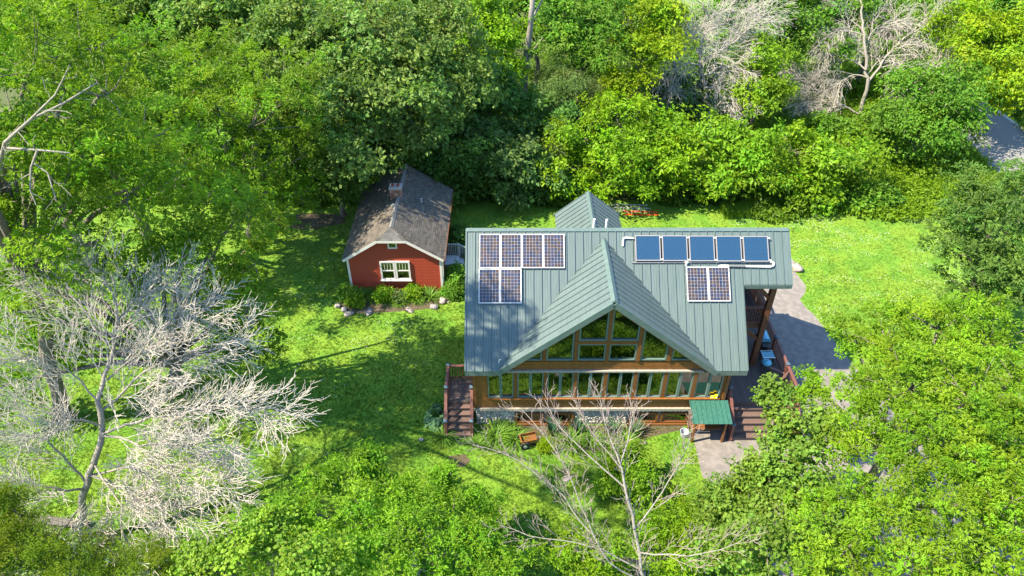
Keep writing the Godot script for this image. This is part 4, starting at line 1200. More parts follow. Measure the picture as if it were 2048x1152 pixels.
	part(lp, "lagging", st2.mesh(), M.white)
	st2 = MB.new()
	st2.tube([on_roof(10.15, 1.818, 0.1), on_roof(10.95, 1.836, 0.1)], [0.056, 0.056], 8)
	part(lp, "dark_sleeve", st2.mesh(), M.alu_dark)
	st2 = MB.new()
	st2.lathe(Vector3.ZERO, [Vector2(0.05, -0.1), Vector2(0.05, 0.1), Vector2(0.085, 0.13), Vector2(0.085, 0.19), Vector2(0.0, 0.21)], 10)
	one("roof_vent", st2.mesh(), M.white, "small white capped vent at the corner of the right solar pair", "vent", on_roof(8.2, 1.74, 0.0))

func bpart_thing(called: String, label: String, category: String, at: Vector3, size: Vector3, material: Material, bs: Basis) -> void:
	var o := one(called, box_mesh(size), material, label, category, at)
	o.basis = bs

# ------------------------------------------------------------------ red cottage
const CX := -6.91

func cottage() -> void:
	var h := thing("red_cottage", "small red clapboard cottage with grey shingle roof and brick chimney", "cottage", Vector3(CX, 0, -38.3))
	var o := -h.position
	var x0 := -9.68
	var x1 := -4.15
	var zf := -34.6
	var zb := -42.0
	var ey := 2.46
	var gyf := func(xx: float) -> float: return 4.45 - 0.645 * absf(xx - CX)
	var r := RandomNumberGenerator.new()
	r.seed = 5
	# core
	var st := MB.new()
	st.box(Vector3((x0 + x1) / 2, 1.25, (zf + zb) / 2), Vector3(x1 - x0 - 0.06, 2.5, zf - zb - 0.06))
	st.prism([Vector3(x0 + 0.05, 2.4, zf - 0.04), Vector3(-7.7, 3.78, zf - 0.04), Vector3(-6.1, 3.78, zf - 0.04), Vector3(x1 - 0.05, 2.4, zf - 0.04)], Vector3(0, 0, -0.1))
	st.prism([Vector3(x0 + 0.05, 2.4, zb + 0.04), Vector3(CX, 4.2, zb + 0.04), Vector3(x1 - 0.05, 2.4, zb + 0.04)], Vector3(0, 0, 0.1))
	part(h, "wall", st.mesh(), M.red, o)
	# lapped clapboards, too narrow to pick apart
	st = MB.new()
	var y := 0.12
	var ex := 0.112
	while y < 3.9:
		var half := 2.74
		if y > 2.3:
			half = minf(2.74, (4.45 - 0.16 - y - ex) / 0.645)
		if y + ex > 3.92:
			break
		if half > 0.3:
			var a := Vector3(CX - half, y, zf + 0.022)
			var b := Vector3(CX + half, y, zf + 0.022)
			var up := Vector3(0, ex, -0.018)
			st.quad(a + up, b + up, b, a)
			st.quad(a, b, b + Vector3(0, 0, -0.02), a + Vector3(0, 0, -0.02))
		if y < 2.35:
			for sx in [[x1 + 0.012, 1.0], [x0 - 0.012, -1.0]]:
				var a := Vector3(sx[0], y, zf - 0.05)
				var b := Vector3(sx[0], y, zb + 0.05)
				var up := Vector3(-0.016 * sx[1], ex, 0)
				if sx[1] > 0.0:
					st.quad(a + up, b + up, b, a)
				else:
					st.quad(b + up, a + up, a, b)
		y += ex
	var sid := part(h, "clapboards", st.mesh(), M.red, o)
	sid.set_meta("kind", "stuff")
	for xx in [x0 + 0.02, x1 - 0.02]:
		bpart(h, "corner_board", Vector3(xx, 1.25, zf + 0.02) + o, Vector3(0.13, 2.45, 0.07), M.white2)
	bpart(h, "corner_board", Vector3(x1 + 0.02, 1.25, zf - 0.1) + o, Vector3(0.05, 2.4, 0.12), M.white2)
	bpart(h, "plinth", Vector3(CX, 0.06, (zf + zb) / 2) + o, Vector3(5.4, 0.14, 7.3), M.stucco)
	# double window with divided upper sashes
	for k in 2:
		var wx := -7.78 + 0.9 * k
		var f := part(h, "window", outline_frame(rect(wx, 0.9, wx + 0.88, 2.28), 0.1, 0.07), M.white2, Vector3(0, 0, zf + 0.02) + o)
		part(f, "pane", flat_mesh(rect(wx + 0.09, 0.98, wx + 0.79, 1.58)), M.glass, Vector3(0, 0, 0.02))
		part(f, "pane", flat_mesh(rect(wx + 0.09, 1.6, wx + 0.79, 2.2)), M.glass, Vector3(0, 0, 0.03))
		bpart(f, "meeting_rail", Vector3(wx + 0.44, 1.59, 0.045), Vector3(0.68, 0.06, 0.03), M.white2)
		for b in 3:
			bpart(f, "glazing_bar", Vector3(wx + 0.09 + 0.175 * (b + 1), 1.9, 0.04), Vector3(0.025, 0.56, 0.02), M.white2)
	bpart(h, "sill", Vector3(-6.9, 0.87, zf + 0.07) + o, Vector3(1.9, 0.06, 0.14), M.white2)
	var sf := part(h, "window", outline_frame(rect(-7.16, 3.2, -6.62, 3.74), 0.08, 0.06), M.white2, Vector3(0, 0, zf + 0.02) + o)
	part(sf, "pane", flat_mesh(rect(-7.09, 3.27, -6.69, 3.67)), M.glass, Vector3(0, 0, 0.02))
	# --- roof: clipped front gable
	var rf := MB.new()
	var ze := zf + 0.24
	var zr := zb - 0.35
	var eL := Vector3(-9.87, 2.54, ze)
	var eR := Vector3(-3.95, 2.54, ze)
	var clip := 0.85
	var cl := Vector3(CX - clip, 4.45 - 0.645 * clip, ze)
	var cr := Vector3(CX + clip, 4.45 - 0.645 * clip, ze)
	var pk := Vector3(CX, 4.45, ze - 0.55)
	var thick := Vector3(0, -0.1, 0)
	rf.prism([eL, cl, pk, Vector3(CX, 4.45, zr), Vector3(-9.87, 2.54, zr)], thick)
	rf.prism([eR, cr, pk, Vector3(CX, 4.45, zr), Vector3(-3.95, 2.54, zr)], thick)
	rf.prism([cl, cr, pk], thick)
	var roof := part(h, "roof", rf.mesh(), M.white2, o)
	# shingles in courses, each tab its own face, joined because they are only a few pixels each
	st = MB.new()
	for sd in [-1.0, 1.0]:
		var sl := Vector3(sd * 0.8403, -0.5421, 0)
		var nn := Vector3(sd * 0.5421, 0.8403, 0)
		var rows := 26
		var run := 3.56
		for i in rows:
			var s1 := run - i * run / rows + 0.02
			var s0 := maxf(0.0, s1 - run / rows - 0.03)
			var z := zr - 0.02 - r.randf() * 0.3
			while z < ze:
				var zz := minf(z + r.randf_range(0.26, 0.34), ze + 0.02)
				var za := maxf(z, zr - 0.02) + 0.006
				# the clipped corner: shorten courses near the front peak
				var lim := ze + 0.02
				var sm := (s0 + s1) * 0.5 * 0.8403
				if sm < clip:
					lim = ze - 0.55 * (1.0 - sm / clip) + 0.01
				var zz2 := minf(zz, lim)
				if zz2 > za:
					var g := r.randf_range(0.05, 0.1)
					if r.randf() < 0.12:
						g *= 1.25
					var warm := r.randf_range(0.98, 1.12)
					var col := Color(g * warm * 1.04, g * 0.96, g * 0.86 / warm) * 0.88
					var base := Vector3(CX, 4.45, 0)
					var p0 := base + sl * s0 + nn * 0.008
					var p1 := base + sl * s1 + nn * 0.024
					var q := [p0 + Vector3(0, 0, za), p0 + Vector3(0, 0, zz2), p1 + Vector3(0, 0, zz2), p1 + Vector3(0, 0, za)]
					if sd > 0.0:
						q.reverse()
					st.quad(q[0], q[1], q[2], q[3], col)
					var e := [p1 + Vector3(0, 0, za), p1 + Vector3(0, 0, zz2), p1 + Vector3(0, 0, zz2) - nn * 0.02, p1 + Vector3(0, 0, za) - nn * 0.02]
					if sd < 0.0:
						e.reverse()
					st.quad(e[0], e[1], e[2], e[3], col)
				z = zz
	# the little hip
	for i in 5:
		var t0 := i / 5.0
		var t1 := (i + 1) / 5.0 + 0.03
		var a := pk.lerp(cl, t0)
		var b := pk.lerp(cr, t0)
		var c := pk.lerp(cl, t1)
		var d := pk.lerp(cr, t1)
		var m := 3 + i
		for k in m:
			var g := r.randf_range(0.05, 0.1)
			var up := Vector3(0, 0.02, 0.012)
			st.quad(a.lerp(b, float(k) / m) + up * 0.5, a.lerp(b, float(k + 1) / m) + up * 0.5, c.lerp(d, float(k + 1) / m) + up, c.lerp(d, float(k) / m) + up, Color(g, g, g))
	var sh := part(roof, "shingles", st.mesh(), M.vc)
	sh.set_meta("kind", "stuff")
	st = MB.new()
	st.prism([Vector3(CX, 4.5, zr - 0.03), Vector3(CX - 0.13, 4.4, zr - 0.03), Vector3(CX + 0.13, 4.4, zr - 0.03)], Vector3(0, 0, pk.z - zr + 0.06), Color(0.12, 0.12, 0.12))
	part(roof, "ridge_cap", st.mesh(), M.vc)
	# white rake boards
	for q in [[eL, cl], [cl, cr], [cr, eR]]:
		bar(roof, "rake_board", q[0] + Vector3(0, -0.1, 0.012), q[1] + Vector3(0, -0.1, 0.012), 0.03, 0.16, M.white2)
	bar(roof, "gutter", eR + Vector3(0.05, -0.06, 0), Vector3(-3.9, 2.48, zr), 0.1, 0.1, M.timber)
	bar(roof, "downspout", Vector3(-4.02, 2.36, zf + 0.1), Vector3(-4.08, 0.5, zf - 0.05), 0.07, 0.07, M.white2)
	# chimney
	var ch := thing_part(roof, "chimney", Vector3(-7.05, 4.2, -38.6))
	st = MB.new()
	st.box(Vector3(0, 0.23, 0), Vector3(0.66, 1.06, 0.56), Basis(), Color(0.4, 0.37, 0.33))
	part(ch, "mortar", st.mesh(), M.vc)
	st = MB.new()
	for j in 9:
		var yb := -0.1 + 0.088 * j
		for side in 4:
			var len := 0.66 if side % 2 == 0 else 0.56
			var m := 3
			for k in m:
				var col := Color(0.25, 0.11, 0.07) * r.randf_range(0.6, 1.35)
				if r.randf() < 0.15:
					col = Color(0.4, 0.3, 0.22)
				var w := len / m
				var off := -len / 2 + w * (k + 0.5) + (0.04 if j % 2 else -0.04)
				var half := (0.56 if side % 2 == 0 else 0.66) / 2
				var bs := Basis(Vector3.UP, PI / 2 * side)
				st.box(bs * Vector3(clampf(off, -len / 2 + w * 0.4, len / 2 - w * 0.4), yb + 0.04, half + 0.004), Vector3(w - 0.02, 0.074, 0.024), bs, col)
	var bk := part(ch, "bricks", st.mesh(), M.vc)
	bk.set_meta("kind", "stuff")
	bpart(ch, "chimney_cap", Vector3(0, 0.76, 0), Vector3(0.76, 0.1, 0.66), M.stucco)
	for xx in [-0.16, 0.16]:
		st = MB.new()
		st.lathe(Vector3.ZERO, [Vector2(0.1, 0.0), Vector2(0.1, 0.13), Vector2(0.07, 0.13), Vector2(0.07, 0.02)], 10, Color(0.25, 0.07, 0.045))
		part(ch, "flue", st.mesh(), M.vc, Vector3(xx, 0.81, 0))
	bpart(ch, "flashing", Vector3(0.42, -0.08, 0), Vector3(0.22, 0.03, 0.6), M.white2, Basis(Vector3(0, 0, 1), -0.57))
	st = MB.new()
	st.lathe(Vector3.ZERO, [Vector2(0.05, -0.1), Vector2(0.05, 0.25), Vector2(0.0, 0.25)], 8, Color(0.4, 0.4, 0.4))
	part(roof, "vent_pipe", st.mesh(), M.vc, Vector3(-5.6, 3.62, -39.0))
	st = MB.new()
	st.lathe(Vector3.ZERO, [Vector2(0.12, -0.1), Vector2(0.12, 0.1), Vector2(0.05, 0.16), Vector2(0.0, 0.16)], 10, Color(0.4, 0.36, 0.28))
	part(roof, "vent_cap", st.mesh(), M.vc, Vector3(-7.1, 4.38, -37.3))
	# --- side steps with a grey rail
	var s := thing("side_steps", "grey painted porch steps with picket rail between cottage and lodge", "steps", Vector3(-3.6, 0, -36.9))
	bpart(s, "landing", Vector3(-0.1, 0.62, 0), Vector3(0.9, 0.06, 1.0), M.grey_paint)
	bpart(s, "landing_base", Vector3(-0.1, 0.3, 0), Vector3(0.8, 0.6, 0.9), M.stucco)
	for k in 3:
		bpart(s, "tread", Vector3(0.48 + 0.27 * k, 0.46 - 0.17 * k, 0), Vector3(0.28, 0.05, 1.0), M.grey_paint)
		bpart(s, "riser", Vector3(0.36 + 0.27 * k, 0.36 - 0.17 * k, 0), Vector3(0.03, 0.2, 0.96), M.grey_paint)
	for z in [-0.5]:
		bar(s, "top_rail", Vector3(-0.5, 1.5, z), Vector3(0.3, 1.5, z), 0.05, 0.07, M.grey_paint)
		bar(s, "top_rail", Vector3(0.3, 1.5, z), Vector3(1.25, 0.95, z), 0.05, 0.07, M.grey_paint)
		for k in 7:
			bpart(s, "picket", Vector3(-0.48 + 0.12 * k, 1.07, z), Vector3(0.05, 0.86, 0.03), M.grey_paint)
		for k in 7:
			bpart(s, "picket", Vector3(0.4 + 0.12 * k, 0.97 - 0.07 * k, z), Vector3(0.05, 0.86, 0.03), M.grey_paint)
		bpart(s, "rail_post", Vector3(0.32, 1.0, z), Vector3(0.09, 1.1, 0.09), M.grey_paint)
		bpart(s, "rail_post", Vector3(1.25, 0.5, z), Vector3(0.09, 1.0, 0.09), M.grey_paint)

func thing_part(parent: Node3D, called: String, at: Vector3) -> Node3D:
	var o := Node3D.new()
	o.name = called
	parent.add_child(o, true)
	o.position = at
	return o

# ------------------------------------------------------------------ small things
func ladder(label: String, a: Vector3, b: Vector3, w: float, material: Material) -> void:
	var t := thing("ladder", label, "ladder", a, 0.0, "ladders lying behind the lodge")
	var d := b - a
	var side := d.cross(Vector3.UP).normalized() * w * 0.5
	bar(t, "stile", side, d + side, 0.03, 0.09, material)
	bar(t, "stile", -side, d - side, 0.03, 0.09, material)
	var n := int(d.length() / 0.3)
	for i in range(1, n):
		bar(t, "rung", d * (float(i) / n) - side, d * (float(i) / n) + side, 0.035, 0.035, M.alu)

func small_things() -> void:
	# ladders on the grass by the bushes
	ladder("upper long aluminium ladder lying flat by the bushes", Vector3(6.2, 0.05, -44.25), Vector3(9.8, 0.05, -44.1), 0.42, M.alu)
	ladder("aluminium ladder lying on its rungs next to the orange one", Vector3(6.4, 0.05, -43.78), Vector3(9.95, 0.05, -43.66), 0.4, M.alu)
	ladder("orange-sided ladder lying nearest the lodge", Vector3(7.9, 0.05, -43.3), Vector3(10.4, 0.05, -43.2), 0.4, M.orange)
	# lean-to shelter
	var t := thing("lean_to_shelter", "small wooden rack with green ribbed metal roof beside the wide stairs", "shelter", Vector3(9.5, 0, -23.3))
	var o := -t.position
	var u := Vector3.RIGHT
	var s := Vector3(0, -0.27, 1.0).normalized()
	var nn := Vector3(0, 1.0, 0.27).normalized()
	for k in 8:
		var w := 0.232
		var mesh := profiled(Vector3(8.55, 1.86, -23.85) + o, u, s, nn, shifted([Vector2(0, 0), Vector2(0.015, 0.035), Vector2(0.04, 0.035), Vector2(0.055, 0), Vector2(w, 0)], w * k), func(_u): return 0.0, func(_u): return 1.25)
		part(t, "roof_panel", mesh, M.benchroof)
	bpart(t, "roof_board", Vector3(9.48, 1.68, -23.25) + o, Vector3(1.84, 0.03, 1.2), M.timber, Basis(Vector3(1, 0, 0), 0.264))
	for q in [[8.75, -22.85, 1.55], [10.2, -22.85, 1.55], [8.75, -23.7, 1.75], [10.2, -23.7, 1.75]]:
		bpart(t, "post", Vector3(q[0], q[2] / 2, q[1]) + o, Vector3(0.1, q[2], 0.1), M.woodv)
	bpart(t, "beam", Vector3(9.48, 1.5, -22.85) + o, Vector3(1.7, 0.1, 0.06), M.woodv)
	for k in 3:
		bpart(t, "seat_slat", Vector3(9.48, 0.45, -23.65 + 0.16 * k) + o, Vector3(1.5, 0.04, 0.14), M.woodv)
	# bucket
	var st := MB.new()
	st.lathe(Vector3.ZERO, [Vector2(0.0, 0.01), Vector2(0.16, 0.01), Vector2(0.21, 0.3), Vector2(0.225, 0.31), Vector2(0.195, 0.31), Vector2(0.15, 0.05), Vector2(0, 0.05)], 16)
	one("bucket", st.mesh(), mat(lin(0.3, 0.34, 0.4), 0.5), "pale blue-white bucket at the corner of the lean-to rack", "bucket", Vector3(8.45, 0, -23.25))
	# garden cart
	t = thing("garden_cart", "wooden garden cart with black wheels among the daylilies", "cart", Vector3(0.85, 0, -22.75), 0.25)
	bpart(t, "bed", Vector3(0, 0.33, 0), Vector3(0.8, 0.04, 0.5), M.woodv)
	for q in [[0, 0.43, 0.24, 0.8, 0.2, 0.03], [0, 0.43, -0.24, 0.8, 0.2, 0.03]]:
		bpart(t, "side_board", Vector3(q[0], q[1], q[2]), Vector3(q[3], q[4], q[5]), M.wood)
	bpart(t, "end_board", Vector3(-0.39, 0.43, 0), Vector3(0.03, 0.2, 0.44), M.wood)
	for z in [-0.3, 0.3]:
		st = MB.new()
		st.tube([Vector3(0, 0, -0.03), Vector3(0, 0, 0.03)], [0.24, 0.24], 18)
		var wh := part(t, "wheel", st.mesh(), M.rubber, Vector3(-0.25, 0.24, z))
		st = MB.new()
		st.tube([Vector3(0, 0, -0.045), Vector3(0, 0, 0.045)], [0.09, 0.09], 12)
		part(wh, "hub", st.mesh(), M.alu)
	bar(t, "handle", Vector3(0.38, 0.36, 0), Vector3(0.95, 0.12, 0), 0.04, 0.04, M.alu_dark)
	# yellow toy on the sill of the last window pair
	t = thing("yellow_toy", "small yellow plastic toy on the sill of the rightmost window", "toy", Vector3(9.72, 1.975, -23.88))
	bpart(t, "body", Vector3(0, 0.07, 0), Vector3(0.3, 0.14, 0.08), M.yellow)
	bpart(t, "cab", Vector3(0.08, 0.18, 0), Vector3(0.12, 0.1, 0.075), M.yellow)
	for xx in [-0.1, 0.1]:
		bpart(t, "window", Vector3(xx, 0.08, 0.042), Vector3(0.07, 0.06, 0.006), M.white)
	# grill
	t = thing("gas_grill", "gas grill with blue-sheened lid against the long deck railing", "grill", Vector3(13.25, 1.245, -28.1))
	bpart(t, "cabinet", Vector3(0, 0.38, 0), Vector3(0.48, 0.72, 0.62), M.black)
	st = MB.new()
	var arc := []
	for k in 7:
		var a := PI * k / 6.0
		arc.append(Vector3(cos(a) * 0.27, 0.82 + sin(a) * 0.24, -0.38))
	st.prism(arc, Vector3(0, 0, 0.76))
	part(t, "lid", st.mesh(), M.steel)
	bpart(t, "firebox", Vector3(0, 0.78, 0), Vector3(0.52, 0.1, 0.74), M.alu_dark)
	for z in [-0.56, 0.56]:
		bpart(t, "side_shelf", Vector3(0, 0.8, z), Vector3(0.45, 0.03, 0.34), M.black)
	bar(t, "handle", Vector3(-0.3, 0.95, -0.28), Vector3(-0.3, 0.95, 0.28), 0.03, 0.03, M.alu)
	for xx in [-0.2, 0.2]:
		st = MB.new()
		st.tube([Vector3(-0.02, 0, 0), Vector3(0.02, 0, 0)], [0.07, 0.07], 10)
		part(t, "wheel", st.mesh(), M.rubber, Vector3(xx, 0.07, 0.32))
	# glass table
	t = thing("patio_table", "small glass-topped table between the grill and the wooden chair", "table", Vector3(13.2, 1.245, -27.0))
	bpart(t, "table_top", Vector3(0, 0.62, 0), Vector3(0.62, 0.03, 0.5), mat(lin(0.08, 0.22, 0.28), 0.08, 0.4))
	for q in [[-0.27, -0.21], [0.27, -0.21], [-0.27, 0.21], [0.27, 0.21]]:
		bpart(t, "leg", Vector3(q[0], 0.305, q[1]), Vector3(0.035, 0.61, 0.035), M.black)
	bar(t, "rim", Vector3(-0.32, 0.63, 0.26), Vector3(0.32, 0.63, 0.26), 0.03, 0.05, M.alu)
	bar(t, "rim", Vector3(-0.32, 0.63, -0.26), Vector3(0.32, 0.63, -0.26), 0.03, 0.05, M.alu)
	# kettle
	st = MB.new()
	st.lathe(Vector3.ZERO, [Vector2(0.0, 0.0), Vector2(0.16, 0.0), Vector2(0.24, 0.1), Vector2(0.26, 0.18), Vector2(0.2, 0.26), Vector2(0.08, 0.3), Vector2(0.03, 0.35), Vector2(0.0, 0.35)], 16)
	t = thing("kettle_grill", "round blue-lidded kettle grill just above the wooden chair", "grill", Vector3(13.0, 1.245, -26.45))
	part(t, "bowl", st.mesh(), M.steel, Vector3(0, 0.42, 0))
	for k in 3:
		var a := TAU * k / 3.0
		bar(t, "leg", Vector3(cos(a) * 0.14, 0.44, sin(a) * 0.14), Vector3(cos(a) * 0.26, 0.0, sin(a) * 0.26), 0.03, 0.03, M.black)
	# wooden armchairs
	chair("brown wooden armchair on the open part of the long deck", Vector3(13.2, 1.245, -25.65), -2.2)
	chair("brown wooden armchair under the balcony beside the timber post", Vector3(11.6, 1.245, -28.4), -1.6)
	# flower pots
	for q in [["red pot of leafy plants beside the deck railing", 13.45, -24.95, 0.2, 4, M.pot], ["dark pot of trailing plants at the head of the wide stairs", 13.4, -24.5, 0.17, 5, M.black]]:
		st = MB.new()
		var pr: float = q[3]
		st.lathe(Vector3.ZERO, [Vector2(0.0, 0.0), Vector2(pr * 0.7, 0.0), Vector2(pr, 0.3), Vector2(pr * 1.08, 0.34), Vector2(pr * 0.9, 0.34), Vector2(pr * 0.85, 0.26), Vector2(0.0, 0.26)], 14)
		t = thing("flower_pot", q[0], "flower pot", Vector3(q[1], 1.245, q[2]), 0.0, "pots on the deck")
		part(t, "pot", st.mesh(), q[5])
		var r := RandomNumberGenerator.new()
		r.seed = q[4]
		var where := []
		var cols := []
		for k in 22:
			var y := (Vector3.UP + Vector3(r.randfn(), 0, r.randfn()) * 0.5).normalized()
			where.append(Transform3D(frame_to(y, r.randf() * TAU).scaled_local(Vector3(0.5, 0.5, 0.5)), Vector3(r.randfn() * 0.12, 0.35 + absf(r.randfn()) * 0.1, r.randfn() * 0.12)))
			cols.append(Color(0.05, 0.13, 0.015) * r.randf_range(0.8, 1.3))
		scatter(t, "leaves", spray("oval", 1), M.leaf, where, cols)

func chair(label: String, at: Vector3, turn: float) -> void:
	var t := thing("wooden_armchair", label, "chair", at, turn, "wooden armchairs on the deck")
	for k in 5:
		bpart(t, "seat_slat", Vector3(0, 0.36 - 0.03 * k, 0.22 - 0.11 * k), Vector3(0.54, 0.02, 0.1), M.chair)
	for k in 5:
		bar(t, "back_slat", Vector3(-0.22 + 0.11 * k, 0.22, -0.24), Vector3(-0.26 + 0.13 * k, 0.98 - 0.03 * absi(k - 2), -0.55), 0.1, 0.02, M.chair, Vector3(0, 0.3, 1))
	for xx in [-0.32, 0.32]:
		bpart(t, "arm", Vector3(xx, 0.56, 0.0), Vector3(0.14, 0.025, 0.72), M.chair)
		bpart(t, "leg", Vector3(xx, 0.27, 0.28), Vector3(0.04, 0.55, 0.1), M.chair)
		bar(t, "leg", Vector3(xx * 0.9, 0.36, 0.26), Vector3(xx * 0.9, 0.04, -0.5), 0.03, 0.12, M.chair)

func garden() -> void:
	var r := RandomNumberGenerator.new()
	r.seed = 9
	var lily := Color(0.09, 0.2, 0.012)
	var iris := Color(0.05, 0.125, 0.06)
	# [kind, x, z, scale, label]
	var clumps := [
		["lily", -8.85, -34.05, 1.15, "large daylily clump under the left corner of the cottage"], ["lily", -4.85, -33.95, 1.2, "large daylily clump under the right corner of the cottage"],
		["lily", -8.2, -33.75, 0.8, "smaller daylily tuft in front of the left large clump"], ["lily", -5.6, -33.6, 0.8, "smaller daylily tuft left of the right large clump"],
		["lily", -6.6, -33.3, 0.75, "daylily tuft below the middle of the cottage window"], ["lily", -7.3, -33.5, 0.7, "daylily tuft below the left pane of the cottage window"],
		["lily", -3.35, -23.05, 1.0, "daylily clump at the left foot of the narrow deck steps"], ["lily", -3.75, -23.35, 0.8, "daylily tuft at the outer side of the hosta"],
		["lily", -0.75, -23.1, 1.35, "broad daylily clump right of the narrow deck steps"], ["lily", 0.15, -22.95, 1.2, "daylily clump between the steps and the garden cart"],
		["lily", -1.55, -22.75, 0.8, "low daylily tuft at the right foot of the narrow steps"], ["lily", -0.25, -23.5, 1.1, "daylily clump against the stone wall by the steps"],
		["iris", 2.05, -23.35, 1.4, "blue-green iris clump below the left cellar windows"], ["iris", 3.3, -23.4, 1.35, "blue-green iris clump against the middle of the stone wall"],
		["iris", 4.9, -23.4, 1.4, "blue-green iris clump behind the bare sapling"], ["iris", 6.0, -23.35, 1.4, "blue-green iris clump left of the right cellar windows"],
		["lily", 2.9, -22.8, 1.2, "daylily clump right of the yellow shrub"], ["lily", 3.9, -22.9, 1.1, "daylily clump in the middle of the front bed"],
		["lily", 5.6, -22.85, 1.2, "daylily clump at the right end of the front bed"], ["lily", 4.6, -22.6, 0.7, "low daylily tuft in front of the middle irises"]]
	for q in clumps:
		var is_lily: bool = q[0] == "lily"
		var m := strap_clump("lily", 130, 0.95, 0.035, lily, r.randi() % 3) if is_lily else strap_clump("iris", 70, 0.8, 0.04, iris, r.randi() % 2)
		var o := one("daylily_clump" if is_lily else "iris_clump", m, M.blade, q[4], "plant", Vector3(q[1], 0.0, q[2]), r.randf() * TAU, "garden plants")
		o.scale = Vector3(q[3], q[3] * 0.85, q[3])
	# hosta with big round leaves by the steps
	var hs := thing("hosta", "hosta with big blue-green leaves beside the narrow deck steps", "plant", Vector3(-3.75, 0, -24.2), 0.0, "garden plants")
	if not shared.has("hostaleaf"):
		var st := MB.new()
		leaf(st, Vector3.ZERO, Vector3(0, 0, 1), Vector3.UP, 0.36, 0.27, 0.25, Color(0.055, 0.15, 0.065), true)
		shared["hostaleaf"] = st.mesh()
		st = MB.new()
		leaf(st, Vector3.ZERO, Vector3(0, 0, 1), Vector3.UP, 0.32, 0.24, 0.35, Color(0.075, 0.18, 0.07), true)
		shared["hostaleaf2"] = st.mesh()
	for k in 80:
		var a := r.randf() * TAU
		var rad := sqrt(r.randf())
		var at := Vector3(cos(a) * rad * 0.38, 0.62 - 0.4 * rad * rad + r.randf() * 0.1, sin(a) * rad * 0.75)
		part(hs, "leaf", shared["hostaleaf" if k % 2 else "hostaleaf2"], M.blade, at, Basis(Vector3.UP, -a + PI / 2 + r.randf_range(-0.5, 0.5)) * Basis(Vector3.RIGHT, r.randf_range(0.1, 0.7)))
	var stem := MB.new()
	for k in 14:
		var a := TAU * k / 14.0
		stem.tube([Vector3(cos(a) * 0.06, 0, sin(a) * 0.12), Vector3(cos(a) * 0.25, 0.5, sin(a) * 0.5)], [0.012, 0.008], 4, Color(0.09, 0.2, 0.04))
	part(hs, "stems", stem.mesh(), M.vc)
	# small rounded shrubs
	var shrubs := [
		["leafy_shrub", "bright fern-like shrub left of the cottage window", -7.55, -33.85, 0.45, "bright", "oval"], ["leafy_shrub", "green shrub below the right pane of the cottage window", -5.95, -33.95, 0.45, "bright2", "oval"],
		["leafy_shrub", "dark hosta-like mound at the left end of the cottage bed", -9.7, -33.9, 0.55, "mid", "heart"], ["leafy_shrub", "pale-leaved low shrub under the cottage window", -6.7, -33.75, 0.36, "pale", "oval"],
		["leafy_shrub", "round green shrub between the cottage corner and the lodge roof", -3.35, -35.2, 0.8, "mid", "oval"], ["leafy_shrub", "dark shrub behind the grey porch steps", -3.2, -38.2, 0.9, "dark", "oval"],
		["leafy_shrub", "green shrub at the right end of the cottage bed", -3.6, -34.1, 0.5, "mid", "oval"], ["leafy_shrub", "low leafy plant in front of the left daylilies", -9.25, -33.35, 0.4, "bright2", "oval"],
		["leafy_shrub", "small yellow shrub in the front bed beside the cart", 1.75, -22.55, 0.26, "yell", "fine"], ["leafy_shrub", "dark shrub behind the lawn between cottage and oak", -3.4, -39.8, 0.8, "dark", "oval"]]
	for q in shrubs:
		var rr: float = q[4]
		var base := Vector3(q[2], 0, q[3])
		var t := thing(q[0], q[1], "shrub", base, 0.0, "garden plants")
		var lobes := [[q[2], rr * 0.8, q[3], rr, rr * 0.85], [q[2] + rr * 0.5, rr * 0.6, q[3] + rr * 0.2, rr * 0.6, rr * 0.55], [q[2] - rr * 0.5, rr * 0.6, q[3] + rr * 0.1, rr * 0.6, rr * 0.55]]
		crown_of(t, lobes, q[6], leaf_tint(q[5]), r, base, 0.3, 7, 0.62)
		var st := MB.new()
		for k in 6:
			var a := TAU * k / 6.0
			st.tube([Vector3(cos(a) * 0.03, -0.02, sin(a) * 0.03), Vector3(cos(a) * rr * 0.5, rr * 0.9, sin(a) * rr * 0.5)], [0.018, 0.006], 4)
		part(t, "stems", st.mesh(), M.bark)
	# stones
	var stones := [
		["round pink-grey boulder at the right end of the cottage bed", -4.05, -33.55, 0.62, 0.5, 0.5, 1, 0], ["grey and white stone beside the pink boulder", -4.55, -32.95, 0.5, 0.4, 0.42, 2, 1],
		["flat grey stone behind the pink boulder", -3.55, -34.0, 0.55, 0.25, 0.4, 3, 1], ["small stone between the pink and the grey boulder", -3.75, -33.5, 0.2, 0.16, 0.2, 4, 0],
		["pale stone at the lower left of the cottage bed", -9.5, -32.35, 0.6, 0.4, 0.4, 5, 0], ["flat bluish stone in front of the left daylilies", -8.35, -32.55, 0.75, 0.22, 0.4, 6, 1],
		["grey stone left of the pale stone in the cottage bed", -9.85, -32.75, 0.4, 0.35, 0.35, 7, 1], ["whitish stone at the far left of the cottage bed", -10.3, -33.1, 0.35, 0.3, 0.4, 8, 0],
		["flat pale slab along the front of the cottage bed", -6.0, -32.75, 0.7, 0.12, 0.3, 9, 0],
		["upper of the two white boulders at the end of the driveway", 17.85, -37.15, 0.7, 0.6, 0.6, 10, 0], ["lower of the two white boulders at the end of the driveway", 18.15, -36.7, 0.85, 0.6, 0.65, 11, 0],
		["tan stone beside the iris at the right of the front bed", 6.35, -22.75, 0.4, 0.3, 0.3, 12, 0], ["round grey stone near the garden cart", 1.35, -22.95, 0.45, 0.3, 0.3, 13, 1],
		["small grey stone on the lawn left of the narrow steps", -4.35, -23.0, 0.25, 0.18, 0.2, 14, 1], ["pale flat stone on the lawn in front of the bare sapling", 2.6, -20.7, 0.5, 0.14, 0.3, 15, 0]]
